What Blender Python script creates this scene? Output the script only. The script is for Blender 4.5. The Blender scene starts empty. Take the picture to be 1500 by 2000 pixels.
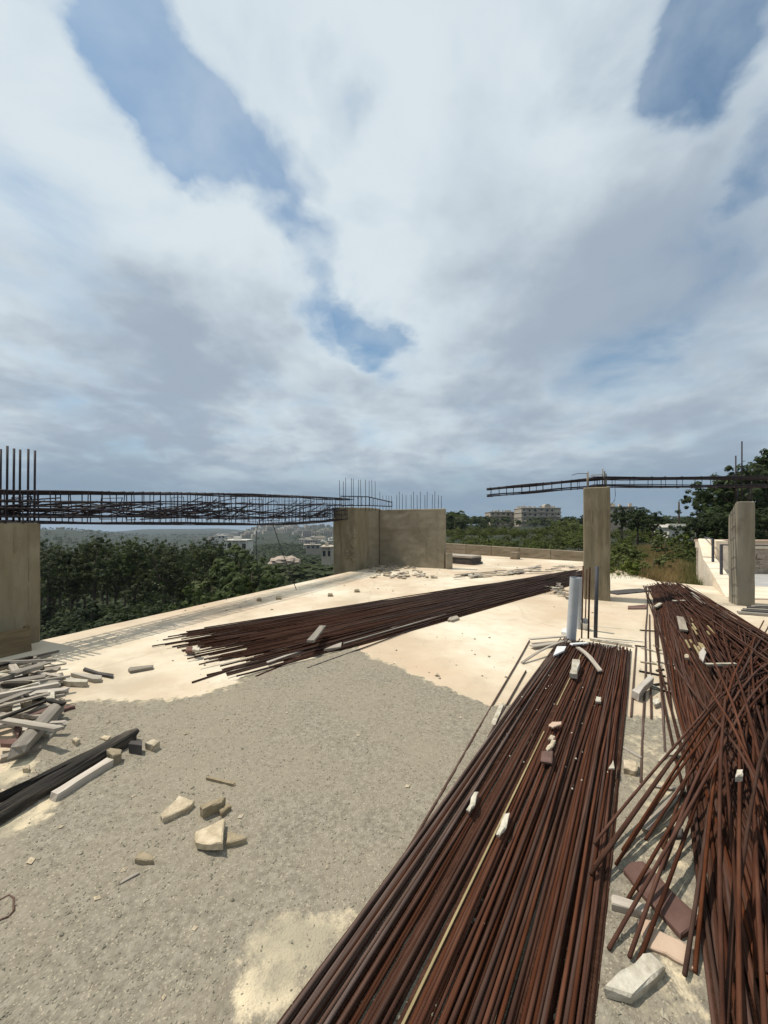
import bpy, bmesh, math, random
from mathutils import Vector, Matrix, noise
R = random.Random(7)
rad = math.radians
sc = bpy.context.scene
COL = sc.collection

# ------------------------------------------------------------------ camera
EYE, FPX, HOR = 1.6, 722.0, 1025.0
cd = bpy.data.cameras.new('camera'); cam = bpy.data.objects.new('camera', cd); COL.objects.link(cam)
cam.location = (0, 0, EYE); cam.rotation_euler = (rad(90), 0, 0)
cd.sensor_fit = 'VERTICAL'; cd.sensor_height = 36.0; cd.lens = 36.0 * FPX / 2000.0
cd.shift_y = (HOR - 1000) / 2000.0
cd.clip_start = 0.05; cd.clip_end = 20000
sc.camera = cam

# ------------------------------------------------------------------ sun, sky, exposure
SUN_EL = 62.0
SHAD = Vector((0.93, -0.37)).normalized()            # direction in which shadows fall on the ground
sv = Vector((-SHAD.x * math.cos(rad(SUN_EL)), -SHAD.y * math.cos(rad(SUN_EL)), math.sin(rad(SUN_EL))))
sd = bpy.data.lights.new('sun', 'SUN'); sd.energy = 4.3; sd.angle = rad(0.5); sd.color = (1.0, 0.925, 0.81)
so = bpy.data.objects.new('sun', sd); COL.objects.link(so)
so.rotation_euler = (-sv).to_track_quat('-Z', 'Y').to_euler(); so.location = (0, 0, 40)

sc.view_settings.view_transform = 'Standard'; sc.view_settings.look = 'None'
sc.view_settings.exposure = 0.0; sc.view_settings.gamma = 1.0
sc.view_settings.use_curve_mapping = False

SKY_STRENGTH = 0.1
w = bpy.data.worlds.new('World'); sc.world = w; w.use_nodes = True
nt = w.node_tree; nt.nodes.clear(); N = nt.nodes; L = nt.links
def nn(t, **kw):
    n = N.new(t)
    for k, v in kw.items(): setattr(n, k, v)
    return n
def mth(op, a, b=None, clamp=False):
    n = nn('ShaderNodeMath', operation=op); n.use_clamp = clamp
    for i, v in enumerate((a, b)):
        if v is None: continue
        if isinstance(v, (int, float)): n.inputs[i].default_value = v
        else: L.new(v, n.inputs[i])
    return n.outputs[0]
def mrange(v, a, b, c=0.0, d=1.0):
    n = nn('ShaderNodeMapRange', interpolation_type='SMOOTHSTEP')
    n.inputs[1].default_value = a; n.inputs[2].default_value = b; n.inputs[3].default_value = c; n.inputs[4].default_value = d
    L.new(v, n.inputs[0]); return n.outputs[0]
def mixc(f, a, b):
    n = nn('ShaderNodeMix', data_type='RGBA')
    if isinstance(f, (int, float)): n.inputs[0].default_value = f
    else: L.new(f, n.inputs[0])
    for i, v in ((6, a), (7, b)):
        if isinstance(v, tuple): n.inputs[i].default_value = v + (1,)
        else: L.new(v, n.inputs[i])
    return n.outputs[2]
def wnoise(vec, scale, detail, rough=0.55, dist=0.0):
    n = nn('ShaderNodeTexNoise'); L.new(vec, n.inputs['Vector'])
    n.inputs['Scale'].default_value = scale; n.inputs['Detail'].default_value = detail
    n.inputs['Roughness'].default_value = rough; n.inputs['Distortion'].default_value = dist
    return n
tc = nn('ShaderNodeTexCoord'); DIR = tc.outputs['Generated']
sky = nn('ShaderNodeTexSky', sky_type='NISHITA'); sky.sun_disc = False
sky.sun_elevation = rad(SUN_EL); sky.sun_rotation = math.atan2(sv.x, sv.y)
sky.altitude = 200; sky.air_density = 1.2; sky.dust_density = 0.6; sky.ozone_density = 1.5
sep = nn('ShaderNodeSeparateXYZ'); L.new(DIR, sep.inputs[0])
zc = mth('MAXIMUM', sep.outputs[2], 0.0)
den = mth('ADD', zc, 0.22)
px_ = mth('DIVIDE', sep.outputs[0], den); py_ = mth('DIVIDE', sep.outputs[1], den)
cmb = nn('ShaderNodeCombineXYZ'); L.new(px_, cmb.inputs[0]); L.new(py_, cmb.inputs[1])
P2 = cmb.outputs[0]
# ragged direction for the hand-placed openings between the clouds
nz = wnoise(P2, 3.2, 8, 0.56)
off = nn('ShaderNodeVectorMath', operation='SUBTRACT'); L.new(nz.outputs['Color'], off.inputs[0]); off.inputs[1].default_value = (0.5, 0.5, 0.5)
offs = nn('ShaderNodeVectorMath', operation='SCALE'); L.new(off.outputs[0], offs.inputs[0]); offs.inputs['Scale'].default_value = 0.26
dd = nn('ShaderNodeVectorMath', operation='ADD'); L.new(DIR, dd.inputs[0]); L.new(offs.outputs[0], dd.inputs[1])
dn = nn('ShaderNodeVectorMath', operation='NORMALIZE'); L.new(dd.outputs[0], dn.inputs[0])
def pdir(x, y): return Vector(((x - 750) / FPX, 1.0, (HOR - y) / FPX)).normalized()
def spots(lst):
    tot = None
    for x, y, rpx, s in lst:
        c = pdir(x, y); k = 1.0 / (FPX * math.sqrt(1 + ((x - 750) / FPX) ** 2 + ((HOR - y) / FPX) ** 2)) 
        r = rpx * k
        d = nn('ShaderNodeVectorMath', operation='DOT_PRODUCT'); L.new(dn.outputs[0], d.inputs[0]); d.inputs[1].default_value = c
        v = mrange(d.outputs['Value'], math.cos(r * 1.35), math.cos(r * 0.15), 0.0, s)
        tot = v if tot is None else mth('ADD', tot, v)
    return tot
gaps = spots([(205, 50, 75, .5), (185, 0, 60, .3), (245, 120, 75, .55), (310, 185, 75, .6), (360, 250, 80, .65), (430, 285, 80, .6), (500, 300, 65, .4), (295, 50, 45, .35), (585, 330, 55, .4), (640, 180, 65, .32), (710, 110, 50, .12),
              (560, 410, 55, .38), (600, 480, 50, .32), (615, 570, 50, .3), (650, 635, 65, .5), (725, 640, 65, .5), (755, 695, 55, .4), (1400, 40, 120, .62), (1330, 130, 80, .45), (1490, 280, 85, .6),
              (40, 450, 140, .25), (1180, 720, 120, .30), (1400, 540, 150, .2)])
base_n = wnoise(P2, 2.6, 10, 0.56, 0.35)
base_b = wnoise(P2, 0.8, 5, 0.5, 0.1)
nsum = mth('ADD', mth('MULTIPLY', mth('SUBTRACT', base_n.outputs[0], 0.5), 1.7), mth('MULTIPLY', mth('SUBTRACT', base_b.outputs[0], 0.5), 0.5))
cov = mth('SUBTRACT', mth('ADD', nsum, 0.74), mth('MULTIPLY', gaps, 0.84))
# cloud brightness: lit billows and thin bright rims, grey bellies
shade_n = wnoise(P2, 1.35, 6, 0.52, 0.25)
shade2 = wnoise(P2, 3.6, 7, 0.55, 0.2)
mask = mth('MAXIMUM', mrange(cov, -0.18, 0.80), mrange(shade2.outputs[0], 0.3, 0.8, 0.03, 0.5))
sh = mth('ADD', mth('MULTIPLY', shade_n.outputs[0], 0.68), mth('MULTIPLY', shade2.outputs[0], 0.32))
rim = mrange(cov, 0.35, 0.95, 0.15, 0.0)
elev = mrange(sep.outputs[2], 0.05, 0.7, 0.0, 0.11)
bel = spots([(260, 790, 170, .17), (900, 420, 180, .09), (1390, 420, 230, .12), (430, 610, 130, .06), (1250, 860, 260, .10), (420, 780, 110, .08), (1180, 560, 180, .07), (1000, 700, 150, .06)])
lit = spots([(700, 260, 170, .13), (330, 340, 170, .12), (110, 180, 230, .12), (480, 110, 170, .12), (120, 700, 150, .08), (930, 60, 220, .08), (450, 440, 170, .10), (820, 640, 140, .06), (1060, 290, 150, .06), (700, 500, 120, .08)])
shf = mth('ADD', mth('ADD', mth('ADD', sh, rim), elev), mth('SUBTRACT', lit, bel))
ccol = mixc(mrange(shf, 0.36, 0.78), (0.365, 0.44, 0.53), (0.70, 0.785, 0.83))
K = 1.0 / SKY_STRENGTH
sc1 = nn('ShaderNodeVectorMath', operation='SCALE'); L.new(ccol, sc1.inputs[0]); sc1.inputs['Scale'].default_value = K
# open sky, toned to the dull humid blue of the day
blu = nn('ShaderNodeMix', data_type='RGBA', blend_type='MULTIPLY'); blu.inputs[0].default_value = 1.0
L.new(sky.outputs[0], blu.inputs[6]); blu.inputs[7].default_value = (0.93, 1.10, 1.09, 1)
s1 = mixc(mask, blu.outputs[2], sc1.outputs[0])
# humid bank low over the sea
hz = mrange(sep.outputs[2], 0.05, 0.20, 1.0, 0.0)
hn = wnoise(P2, 0.9, 4)
hzm = mth('MULTIPLY', hz, mrange(hn.outputs[0], 0.25, 0.7, 1.0, 0.86))
s2 = mixc(hzm, s1, tuple(K * v for v in (0.255, 0.35, 0.45)))
bg = nn('ShaderNodeBackground'); bg.inputs[1].default_value = SKY_STRENGTH; L.new(s2, bg.inputs[0])
wo = nn('ShaderNodeOutputWorld'); L.new(bg.outputs[0], wo.inputs[0])

# ------------------------------------------------------------------ helpers
def G(px, py, z=0.0):
    """the point at height z that lies on this line of sight"""
    d = (EYE - z) * FPX / (py - HOR)
    return Vector(((px - 750) / FPX * d, d, z))
def AT(px, py, d): return Vector(((px - 750) / FPX * d, d, EYE + (HOR - py) / FPX * d))
def XY(px, d): return ((px - 750) / FPX * d, d)

def tag(o, label=None, cat=None, group=None, kind=None):
    if label: o['label'] = label
    if cat: o['category'] = cat
    if group: o['group'] = group
    if kind: o['kind'] = kind
    return o
def empty(name, loc, label, cat, group=None, rz=0.0):
    o = bpy.data.objects.new(name, None); COL.objects.link(o); o.location = loc; o.rotation_euler = (0, 0, rz)
    o.empty_display_size = 0.2
    return tag(o, label, cat, group)
class MB:
    def __init__(s): s.v = []; s.f = []; s.m = []
    def add(s, vs, fs, m=0):
        b = len(s.v); s.v += [tuple(v) for v in vs]; s.f += [tuple(b + i for i in f) for f in fs]; s.m += [m] * len(fs)
    def box(s, c, size, rot=None, m=0):
        hx, hy, hz = size[0] / 2, size[1] / 2, size[2] / 2
        vs = [Vector((x, y, z)) for z in (-hz, hz) for y in (-hy, hy) for x in (-hx, hx)]
        if rot is not None: vs = [rot @ v for v in vs]
        c = Vector(c)
        s.add([v + c for v in vs], [(0, 2, 3, 1), (4, 5, 7, 6), (0, 1, 5, 4), (2, 6, 7, 3), (0, 4, 6, 2), (1, 3, 7, 5)], m)
    def prism(s, poly, z0, z1, m=0):
        n = len(poly); A = sum(poly[i][0] * poly[(i + 1) % n][1] - poly[(i + 1) % n][0] * poly[i][1] for i in range(n))
        if A < 0: poly = poly[::-1]
        s.add([(p[0], p[1], z0) for p in poly] + [(p[0], p[1], z1) for p in poly],
              [tuple(range(n - 1, -1, -1)), tuple(range(n, 2 * n))] + [(i, (i + 1) % n, n + (i + 1) % n, n + i) for i in range(n)], m)
    def tube(s, pts, r, sides=6, m=0, cap=True):
        pts = [Vector(p) for p in pts]; n = len(pts)
        rs = r if isinstance(r, (list, tuple)) else [r] * n
        vs = []; up = Vector((0, 0, 1))
        for i, p in enumerate(pts):
            t = (pts[min(i + 1, n - 1)] - pts[max(i - 1, 0)]).normalized()
            a = t.cross(up if abs(t.z) < .9 else Vector((1, 0, 0))).normalized(); b = t.cross(a)
            for k in range(sides):
                q = 2 * math.pi * k / sides
                vs.append(p + (a * math.cos(q) + b * math.sin(q)) * rs[i])
        fs = [(i * sides + k, (i + 1) * sides + k, (i + 1) * sides + (k + 1) % sides, i * sides + (k + 1) % sides) for i in range(n - 1) for k in range(sides)]
        if cap: fs += [tuple(range(sides)), tuple((n - 1) * sides + k for k in range(sides - 1, -1, -1))]
        s.add(vs, fs, m)
    def mesh(s, name, mats, smooth=False):
        me = bpy.data.meshes.new(name); me.from_pydata(s.v, [], s.f)
        for m in (mats if isinstance(mats, (list, tuple)) else [mats]): me.materials.append(m)
        if any(s.m): me.polygons.foreach_set('material_index', s.m)
        if smooth: me.polygons.foreach_set('use_smooth', [True] * len(s.f))
        me.update(); return me
    def build(s, name, mats, parent=None, smooth=False, loc=None):
        o = bpy.data.objects.new(name, s.mesh(name, mats, smooth)); COL.objects.link(o)
        if loc is not None: o.location = loc
        if parent: o.parent = parent
        return o
def put(name, me, M=None, parent=None):
    o = bpy.data.objects.new(name, me); COL.objects.link(o)
    if parent: o.parent = parent
    if M is not None: o.matrix_basis = M
    return o
def copy_tree(o, loc, rz=0.0, scale=1.0, label=None):
    c = o.copy(); COL.objects.link(c); c.location = loc; c.rotation_euler = (0, 0, rz)
    c.scale = scale if isinstance(scale, tuple) else (scale,) * 3
    if label: c['label'] = label
    for ch in list(o.children):
        d = ch.copy(); COL.objects.link(d); d.parent = c
        for g in list(ch.children):
            e = g.copy(); COL.objects.link(e); e.parent = d
    return c

# ------------------------------------------------------------------ materials
def mat(name, cols, scale=4.0, detail=6, stretch=(1, 1, 1), rough=0.85, bump=0.3, bscale=40, bdist=0.01, rnd=0.0, spec=0.25, blotch=None, low=.3, high=.7, bstretch=None, spots_=None):
    m = bpy.data.materials.new(name); m.use_nodes = True; t = m.node_tree; n = t.nodes; l = t.links
    bs = n['Principled BSDF']; bs.inputs['Roughness'].default_value = rough; bs.inputs['Specular IOR Level'].default_value = spec
    c = n.new('ShaderNodeTexCoord')
    mp = n.new('ShaderNodeMapping'); mp.inputs['Scale'].default_value = stretch; l.new(c.outputs['Object'], mp.inputs[0])
    oi = n.new('ShaderNodeObjectInfo')
    sh = n.new('ShaderNodeVectorMath'); sh.operation = 'SCALE'; sh.inputs['Scale'].default_value = 37.0
    cv = n.new('ShaderNodeCombineXYZ'); l.new(oi.outputs['Random'], cv.inputs[0]); l.new(oi.outputs['Random'], cv.inputs[1])
    l.new(cv.outputs[0], sh.inputs[0])
    ad = n.new('ShaderNodeVectorMath'); ad.operation = 'ADD'; l.new(mp.outputs[0], ad.inputs[0]); l.new(sh.outputs[0], ad.inputs[1])
    nz = n.new('ShaderNodeTexNoise'); nz.inputs['Scale'].default_value = scale; nz.inputs['Detail'].default_value = detail; nz.inputs['Roughness'].default_value = .62
    l.new(ad.outputs[0], nz.inputs['Vector'])
    rp = n.new('ShaderNodeValToRGB'); e = rp.color_ramp.elements
    k = len(cols)
    for i in range(k - 2): e.new(.5)
    for i, cc in enumerate(cols): e[i].position = low + (high - low) * i / max(1, k - 1); e[i].color = tuple(cc) + (1,)
    l.new(nz.outputs[0], rp.inputs[0]); out = rp.outputs[0]
    if blotch:
        bc, bsc, lo, hi = blotch
        nb = n.new('ShaderNodeTexNoise'); nb.inputs['Scale'].default_value = bsc; nb.inputs['Detail'].default_value = 7; nb.inputs['Roughness'].default_value = .6
        l.new(c.outputs['Object'], nb.inputs['Vector'])
        mr = n.new('ShaderNodeMapRange'); mr.inputs[1].default_value = lo; mr.inputs[2].default_value = hi; l.new(nb.outputs[0], mr.inputs[0])
        mx = n.new('ShaderNodeMix'); mx.data_type = 'RGBA'; l.new(mr.outputs[0], mx.inputs[0]); l.new(out, mx.inputs[6]); mx.inputs[7].default_value = tuple(bc) + (1,)
        out = mx.outputs[2]
    if spots_:
        bc, bsc, th = spots_
        vo = n.new('ShaderNodeTexVoronoi'); vo.inputs['Scale'].default_value = bsc; l.new(c.outputs['Object'], vo.inputs['Vector'])
        sx = n.new('ShaderNodeSeparateColor'); l.new(vo.outputs['Color'], sx.inputs[0])
        lt = n.new('ShaderNodeMath'); lt.operation = 'LESS_THAN'; lt.inputs[1].default_value = th; l.new(sx.outputs[0], lt.inputs[0])
        mx = n.new('ShaderNodeMix'); mx.data_type = 'RGBA'; l.new(lt.outputs[0], mx.inputs[0]); l.new(out, mx.inputs[6]); mx.inputs[7].default_value = tuple(bc) + (1,)
        out = mx.outputs[2]
    if rnd:
        hs = n.new('ShaderNodeHueSaturation'); l.new(out, hs.inputs['Color'])
        mr = n.new('ShaderNodeMapRange'); mr.inputs[3].default_value = 1 - rnd; mr.inputs[4].default_value = 1 + rnd; l.new(oi.outputs['Random'], mr.inputs[0]); l.new(mr.outputs[0], hs.inputs['Value'])
        mr2 = n.new('ShaderNodeMapRange'); mr2.inputs[3].default_value = 1 + rnd * .5; mr2.inputs[4].default_value = 1 - rnd * .5
        fr = n.new('ShaderNodeMath'); fr.operation = 'FRACT'; mu = n.new('ShaderNodeMath'); mu.operation = 'MULTIPLY'; mu.inputs[1].default_value = 7.31
        l.new(oi.outputs['Random'], mu.inputs[0]); l.new(mu.outputs[0], fr.inputs[0]); l.new(fr.outputs[0], mr2.inputs[0]); l.new(mr2.outputs[0], hs.inputs['Saturation'])
        out = hs.outputs[0]
    l.new(out, bs.inputs['Base Color'])
    if bump:
        nb = n.new('ShaderNodeTexNoise'); nb.inputs['Scale'].default_value = bscale; nb.inputs['Detail'].default_value = 5
        if bstretch:
            m2 = n.new('ShaderNodeMapping'); m2.inputs['Scale'].default_value = bstretch; l.new(c.outputs['Object'], m2.inputs[0]); l.new(m2.outputs[0], nb.inputs['Vector'])
        else: l.new(c.outputs['Object'], nb.inputs['Vector'])
        b = n.new('ShaderNodeBump'); b.inputs['Strength'].default_value = bump; b.inputs['Distance'].default_value = bdist
        l.new(nb.outputs[0], b.inputs['Height']); l.new(b.outputs[0], bs.inputs['Normal'])
    return m

M_SLAB = mat('cream_cement', [(.45, .375, .275), (.58, .50, .375), (.65, .585, .465)], .55, 9, low=.38, high=.62, rough=.9, bump=.35, bscale=26, bdist=.006, blotch=((.50, .38, .265), .35, .44, .64))
M_BODY = mat('raw_concrete', [(.25, .23, .19), (.38, .35, .29)], 2, 6)
M_SCREED = mat('grey_screed', [(.15, .132, .099), (.23, .204, .156), (.31, .28, .22)], 38, 8, rough=.95, bump=.8, bscale=120, bdist=.008, blotch=((.265, .228, .17), 1.1, .42, .68), spots_=((.36, .315, .235), 190.0, .05))
def skim(m):
    t = m.node_tree; n = t.nodes; l = t.links; bs = n['Principled BSDF']; src = bs.inputs['Base Color'].links[0].from_socket
    at = n.new('ShaderNodeAttribute'); at.attribute_name = 'thin'; c = n.new('ShaderNodeTexCoord')
    a1 = n.new('ShaderNodeTexNoise'); a1.inputs['Scale'].default_value = 14; a1.inputs['Detail'].default_value = 9; a1.inputs['Roughness'].default_value = .72; l.new(c.outputs['Object'], a1.inputs['Vector'])
    ad = n.new('ShaderNodeMath'); ad.operation = 'ADD'; l.new(at.outputs['Fac'], ad.inputs[0]); l.new(a1.outputs[0], ad.inputs[1])
    mr = n.new('ShaderNodeMapRange'); mr.inputs[1].default_value = .93; mr.inputs[2].default_value = 1.12; l.new(ad.outputs[0], mr.inputs[0])
    a2 = n.new('ShaderNodeTexNoise'); a2.inputs['Scale'].default_value = 3.2; a2.inputs['Detail'].default_value = 8; l.new(c.outputs['Object'], a2.inputs['Vector'])
    rp = n.new('ShaderNodeValToRGB'); e = rp.color_ramp.elements; e[0].position = .38; e[0].color = (.34, .30, .215, 1); e[1].position = .6; e[1].color = (.64, .54, .37, 1); l.new(a2.outputs[0], rp.inputs[0])
    mx = n.new('ShaderNodeMix'); mx.data_type = 'RGBA'; l.new(mr.outputs[0], mx.inputs[0]); l.new(src, mx.inputs[6]); l.new(rp.outputs[0], mx.inputs[7]); l.new(mx.outputs[2], bs.inputs['Base Color'])
skim(M_SCREED)
M_PEBBLE = mat('pebble', [(.16, .145, .11), (.26, .235, .175), (.40, .36, .275)], 9, 4, rough=.95, bump=.2)
M_CONC = mat('board_formed_concrete', [(.158, .129, .078), (.212, .18, .118), (.262, .23, .162)], 1.6, 8, stretch=(3, 3, .7), rough=.9, bump=.45, bscale=30, bdist=.012, bstretch=(1, 1, .12), blotch=((.105, .082, .05), 1.4, .5, .85))
M_CONC2 = mat('grey_green_concrete', [(.16, .142, .105), (.21, .19, .145), (.26, .235, .185)], 1.6, 8, stretch=(3, 3, .4), rough=.9, bump=.35, bscale=26, bdist=.01, bstretch=(1, 1, .2), blotch=((.12, .10, .07), 1.8, .55, .8))
M_WALLC = mat('shuttered_wall_concrete', [(.215, .18, .122), (.275, .238, .172), (.325, .288, .218)], 1.2, 8, stretch=(1, 1, 3), rough=.9, bump=.4, bscale=24, bdist=.01, blotch=((.14, .113, .075), .9, .5, .85))
M_PARA = mat('parapet_concrete', [(.17, .135, .09), (.25, .205, .145)], 1.2, 7, stretch=(1, 1, 2), bump=.4, bscale=20, bdist=.01)
M_BEIGE = mat('beige_render', [(.62, .52, .40), (.74, .65, .52)], 2.0, 6, bump=.25, bscale=30, blotch=((.48, .38, .28), 2.5, .5, .8))
M_STONEW = mat('rough_stonework', [(.22, .17, .13), (.36, .29, .23), (.48, .41, .33)], 3.5, 8, bump=.9, bscale=9, bdist=.05)
M_PAVE = mat('court_paving', [(.30, .30, .29), (.38, .375, .36)], 2.0, 5, bump=.1)
def cracks(m):
    t = m.node_tree; n = t.nodes; l = t.links; bs = n['Principled BSDF']; src = bs.inputs['Base Color'].links[0].from_socket; c = n.new('ShaderNodeTexCoord')
    wz = n.new('ShaderNodeTexNoise'); wz.inputs['Scale'].default_value = 1.4; wz.inputs['Detail'].default_value = 6; l.new(c.outputs['Object'], wz.inputs['Vector'])
    mxv = n.new('ShaderNodeMix'); mxv.data_type = 'VECTOR'; mxv.inputs[0].default_value = .35; l.new(c.outputs['Object'], mxv.inputs[4]); l.new(wz.outputs['Color'], mxv.inputs[5])
    vo = n.new('ShaderNodeTexVoronoi'); vo.feature = 'DISTANCE_TO_EDGE'; vo.inputs['Scale'].default_value = .42; l.new(mxv.outputs[1], vo.inputs['Vector'])
    mr = n.new('ShaderNodeMapRange'); mr.inputs[1].default_value = .0035; mr.inputs[2].default_value = .009; mr.inputs[3].default_value = .14; mr.inputs[4].default_value = 0; l.new(vo.outputs['Distance'], mr.inputs[0])
    mx = n.new('ShaderNodeMix'); mx.data_type = 'RGBA'; l.new(mr.outputs[0], mx.inputs[0]); l.new(src, mx.inputs[6]); mx.inputs[7].default_value = (.22, .17, .12, 1)
    gr = n.new('ShaderNodeTexNoise'); gr.inputs['Scale'].default_value = 3.4; gr.inputs['Detail'].default_value = 10; gr.inputs['Roughness'].default_value = .68; l.new(c.outputs['Object'], gr.inputs['Vector'])
    m3 = n.new('ShaderNodeMapRange'); m3.inputs[1].default_value = .52; m3.inputs[2].default_value = .72; m3.inputs[4].default_value = .55; l.new(gr.outputs[0], m3.inputs[0])
    m4 = n.new('ShaderNodeMix'); m4.data_type = 'RGBA'; l.new(m3.outputs[0], m4.inputs[0]); l.new(mx.outputs[2], m4.inputs[6]); m4.inputs[7].default_value = (.40, .325, .23, 1)
    l.new(m4.outputs[2], bs.inputs['Base Color'])
cracks(M_SLAB)
def rust_mat(name, c1, c2, c3, rnd):
    m = mat(name, [c1, c2, c3], 30, 6, stretch=(.12, 1, 1), rough=.82, bump=0, rnd=rnd, spec=.16)
    t = m.node_tree; n = t.nodes; l = t.links; bs = n['Principled BSDF']
    c = n.new('ShaderNodeTexCoord'); wv = n.new('ShaderNodeTexWave'); wv.wave_type = 'BANDS'; wv.bands_direction = 'X'
    wv.inputs['Scale'].default_value = 32; wv.inputs['Distortion'].default_value = .6; l.new(c.outputs['Object'], wv.inputs['Vector'])
    b = n.new('ShaderNodeBump'); b.inputs['Strength'].default_value = .5; b.inputs['Distance'].default_value = .0025
    l.new(wv.outputs[0], b.inputs['Height']); l.new(b.outputs[0], bs.inputs['Normal'])
    return m
M_RUST = rust_mat('rusted_steel', (.038, .0135, .0074), (.064, .0238, .0126), (.092, .040, .0235), .30)
M_RUSTD = rust_mat('dark_rusted_steel', (.036, .0165, .0105), (.060, .029, .0190), (.088, .047, .034), .3)
M_RUSTM = rust_mat('old_brown_steel', (.029, .0165, .0125), (.046, .0285, .022), (.068, .045, .036), .35)
M_RUSTG = rust_mat('greyed_rusted_steel', (.06, .036, .027), (.09, .058, .046), (.13, .09, .075), .3)
M_CAGE = mat('dark_cage_steel', [(.016, .013, .018), (.032, .024, .028)], 20, 4, rough=.6, bump=0, rnd=.3)
M_WOODL = mat('bleached_wood', [(.24, .205, .165), (.37, .325, .27), (.48, .43, .37)], 9, 7, stretch=(.15, 1.6, 1.6), rough=.9, bump=.5, bscale=22, bdist=.006, bstretch=(.08, 2, 2), rnd=.22)
M_WOODG = mat('grey_wood', [(.15, .13, .105), (.25, .22, .18), (.34, .30, .25)], 9, 7, stretch=(.15, 1.6, 1.6), rough=.9, bump=.6, bscale=22, bdist=.008, bstretch=(.08, 2, 2), rnd=.25)
M_WOODD = mat('charred_wood', [(.010, .009, .008), (.03, .026, .021), (.15, .125, .095)], 16, 9, stretch=(.10, 1.6, 1.6), rough=.9, bump=1.0, bscale=26, bdist=.03, bstretch=(.08, 2, 2), rnd=.2)
M_LATH = mat('yellow_lath', [(.22, .17, .085), (.36, .29, .16)], 12, 5, stretch=(.2, 1, 1), bump=.3)
M_FORMW = mat('formwork_board', [(.10, .075, .04), (.19, .14, .08)], 5, 7, stretch=(.5, 3, 3), bump=.4, bstretch=(.1, 2, 2))
M_STONE = mat('cut_limestone', [(.32, .26, .18), (.46, .385, .275), (.55, .475, .355)], 16, 9, rough=.95, bump=.9, bscale=34, bdist=.014, rnd=.14, blotch=((.27, .215, .145), 14, .5, .75))
M_STONED = mat('dull_stone', [(.22, .175, .11), (.33, .27, .18)], 15, 9, rough=.95, bump=.9, bscale=34, bdist=.014, rnd=.12)
M_WHITE = mat('whitewashed_chunk', [(.31, .27, .20), (.46, .42, .34), (.57, .53, .44)], 14, 9, rough=.95, bump=.9, bscale=30, bdist=.014, rnd=.12, blotch=((.27, .23, .165), 12, .5, .72))
M_REDT = mat('red_clay_tile', [(.085, .047, .037), (.125, .07, .056), (.165, .10, .082)], 6, 7, rough=.9, bump=.4, bscale=40, rnd=.18)
M_PINKT = mat('pale_pink_tile', [(.42, .30, .22), (.52, .39, .29)], 5, 7, rough=.9, bump=.4, bscale=30)
M_BRICK = mat('pale_brick', [(.38, .34, .29), (.47, .43, .38)], 7, 6, rough=.9, bump=.3)
M_SCRAPD = mat('dark_slate', [(.045, .04, .038), (.09, .08, .075)], 7, 6, bump=.3)
M_PVC = mat('grey_plastic', [(.36, .385, .41), (.43, .455, .475)], 3, 5, rough=.42, bump=0, spec=.4, blotch=((.34, .33, .31), 3, .5, .8))
M_DGREY = mat('dark_painted_steel', [(.045, .045, .055), (.07, .07, .08)], 8, 4, rough=.6, bump=0)
M_SHEET = mat('white_plastic_sheet', [(.55, .55, .55), (.70, .70, .69)], 4, 5, rough=.5, bump=.2)
def leaf_mat(name, a, b, rnd=.22):
    m = mat(name, [a, tuple((x + y) / 2 for x, y in zip(a, b)), b], .55, 5, rough=.7, bump=0, rnd=rnd, spec=.2)
    t = m.node_tree; bs = t.nodes['Principled BSDF']; tr = t.nodes.new('ShaderNodeBsdfTranslucent'); mx = t.nodes.new('ShaderNodeMixShader')
    t.links.new(bs.inputs['Base Color'].links[0].from_socket, tr.inputs[0]); mx.inputs[0].default_value = .4
    t.links.new(bs.outputs[0], mx.inputs[1]); t.links.new(tr.outputs[0], mx.inputs[2]); t.links.new(mx.outputs[0], t.nodes['Material Output'].inputs['Surface'])
    return m
M_PINE = leaf_mat('pine_foliage', (.032, .046, .014), (.070, .088, .028))
M_LEAF = leaf_mat('broadleaf_foliage', (.05, .075, .018), (.10, .125, .036))
M_BUSH = leaf_mat('scrub_foliage', (.075, .105, .022), (.145, .165, .05))
M_DARKL = leaf_mat('dark_foliage', (.024, .038, .014), (.054, .074, .026))
M_DRY = leaf_mat('dry_grass_blades', (.20, .145, .065), (.34, .25, .125))
M_GREEN = leaf_mat('green_grass_blades', (.07, .09, .025), (.16, .16, .055))
M_BARK = mat('bark', [(.05, .038, .028), (.11, .085, .065)], 8, 6, stretch=(2, 2, .3), bump=.5)
M_TERR = mat('scrubland', [(.012, .019, .009), (.023, .030, .015), (.042, .043, .027)], .09, 9, rough=1, bump=.5, bscale=1.2, bdist=.3, blotch=((.075, .066, .052), .013, .58, .75))  # ground colours darkened to stand in for cloud shade on the hills
M_ROADP = mat('pale_track', [(.42, .40, .36), (.55, .52, .47)], .6, 5)
M_SEA = mat('sea_surface', [(.03, .055, .08), (.04, .07, .10)], .01, 3, rough=.25, bump=.1, bscale=.2)
M_TOWN = mat('town_wall', [(.36, .315, .255), (.47, .415, .34)], .3, 4, bump=0, rnd=.35)
M_TOWNW = mat('white_town_wall', [(.56, .535, .48), (.66, .63, .57)], .3, 4, bump=0, rnd=.12)
M_FLAT = mat('unfinished_flats', [(.32, .275, .22), (.44, .385, .31)], .5, 6, bump=.2, bscale=3)
M_GLASSD = mat('dark_opening', [(.018, .020, .024), (.03, .033, .038)], 2, 3, rough=.3, bump=0)
M_ROOFG = mat('grey_roof', [(.22, .21, .20), (.30, .29, .27)], .6, 4, bump=0)

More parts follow.
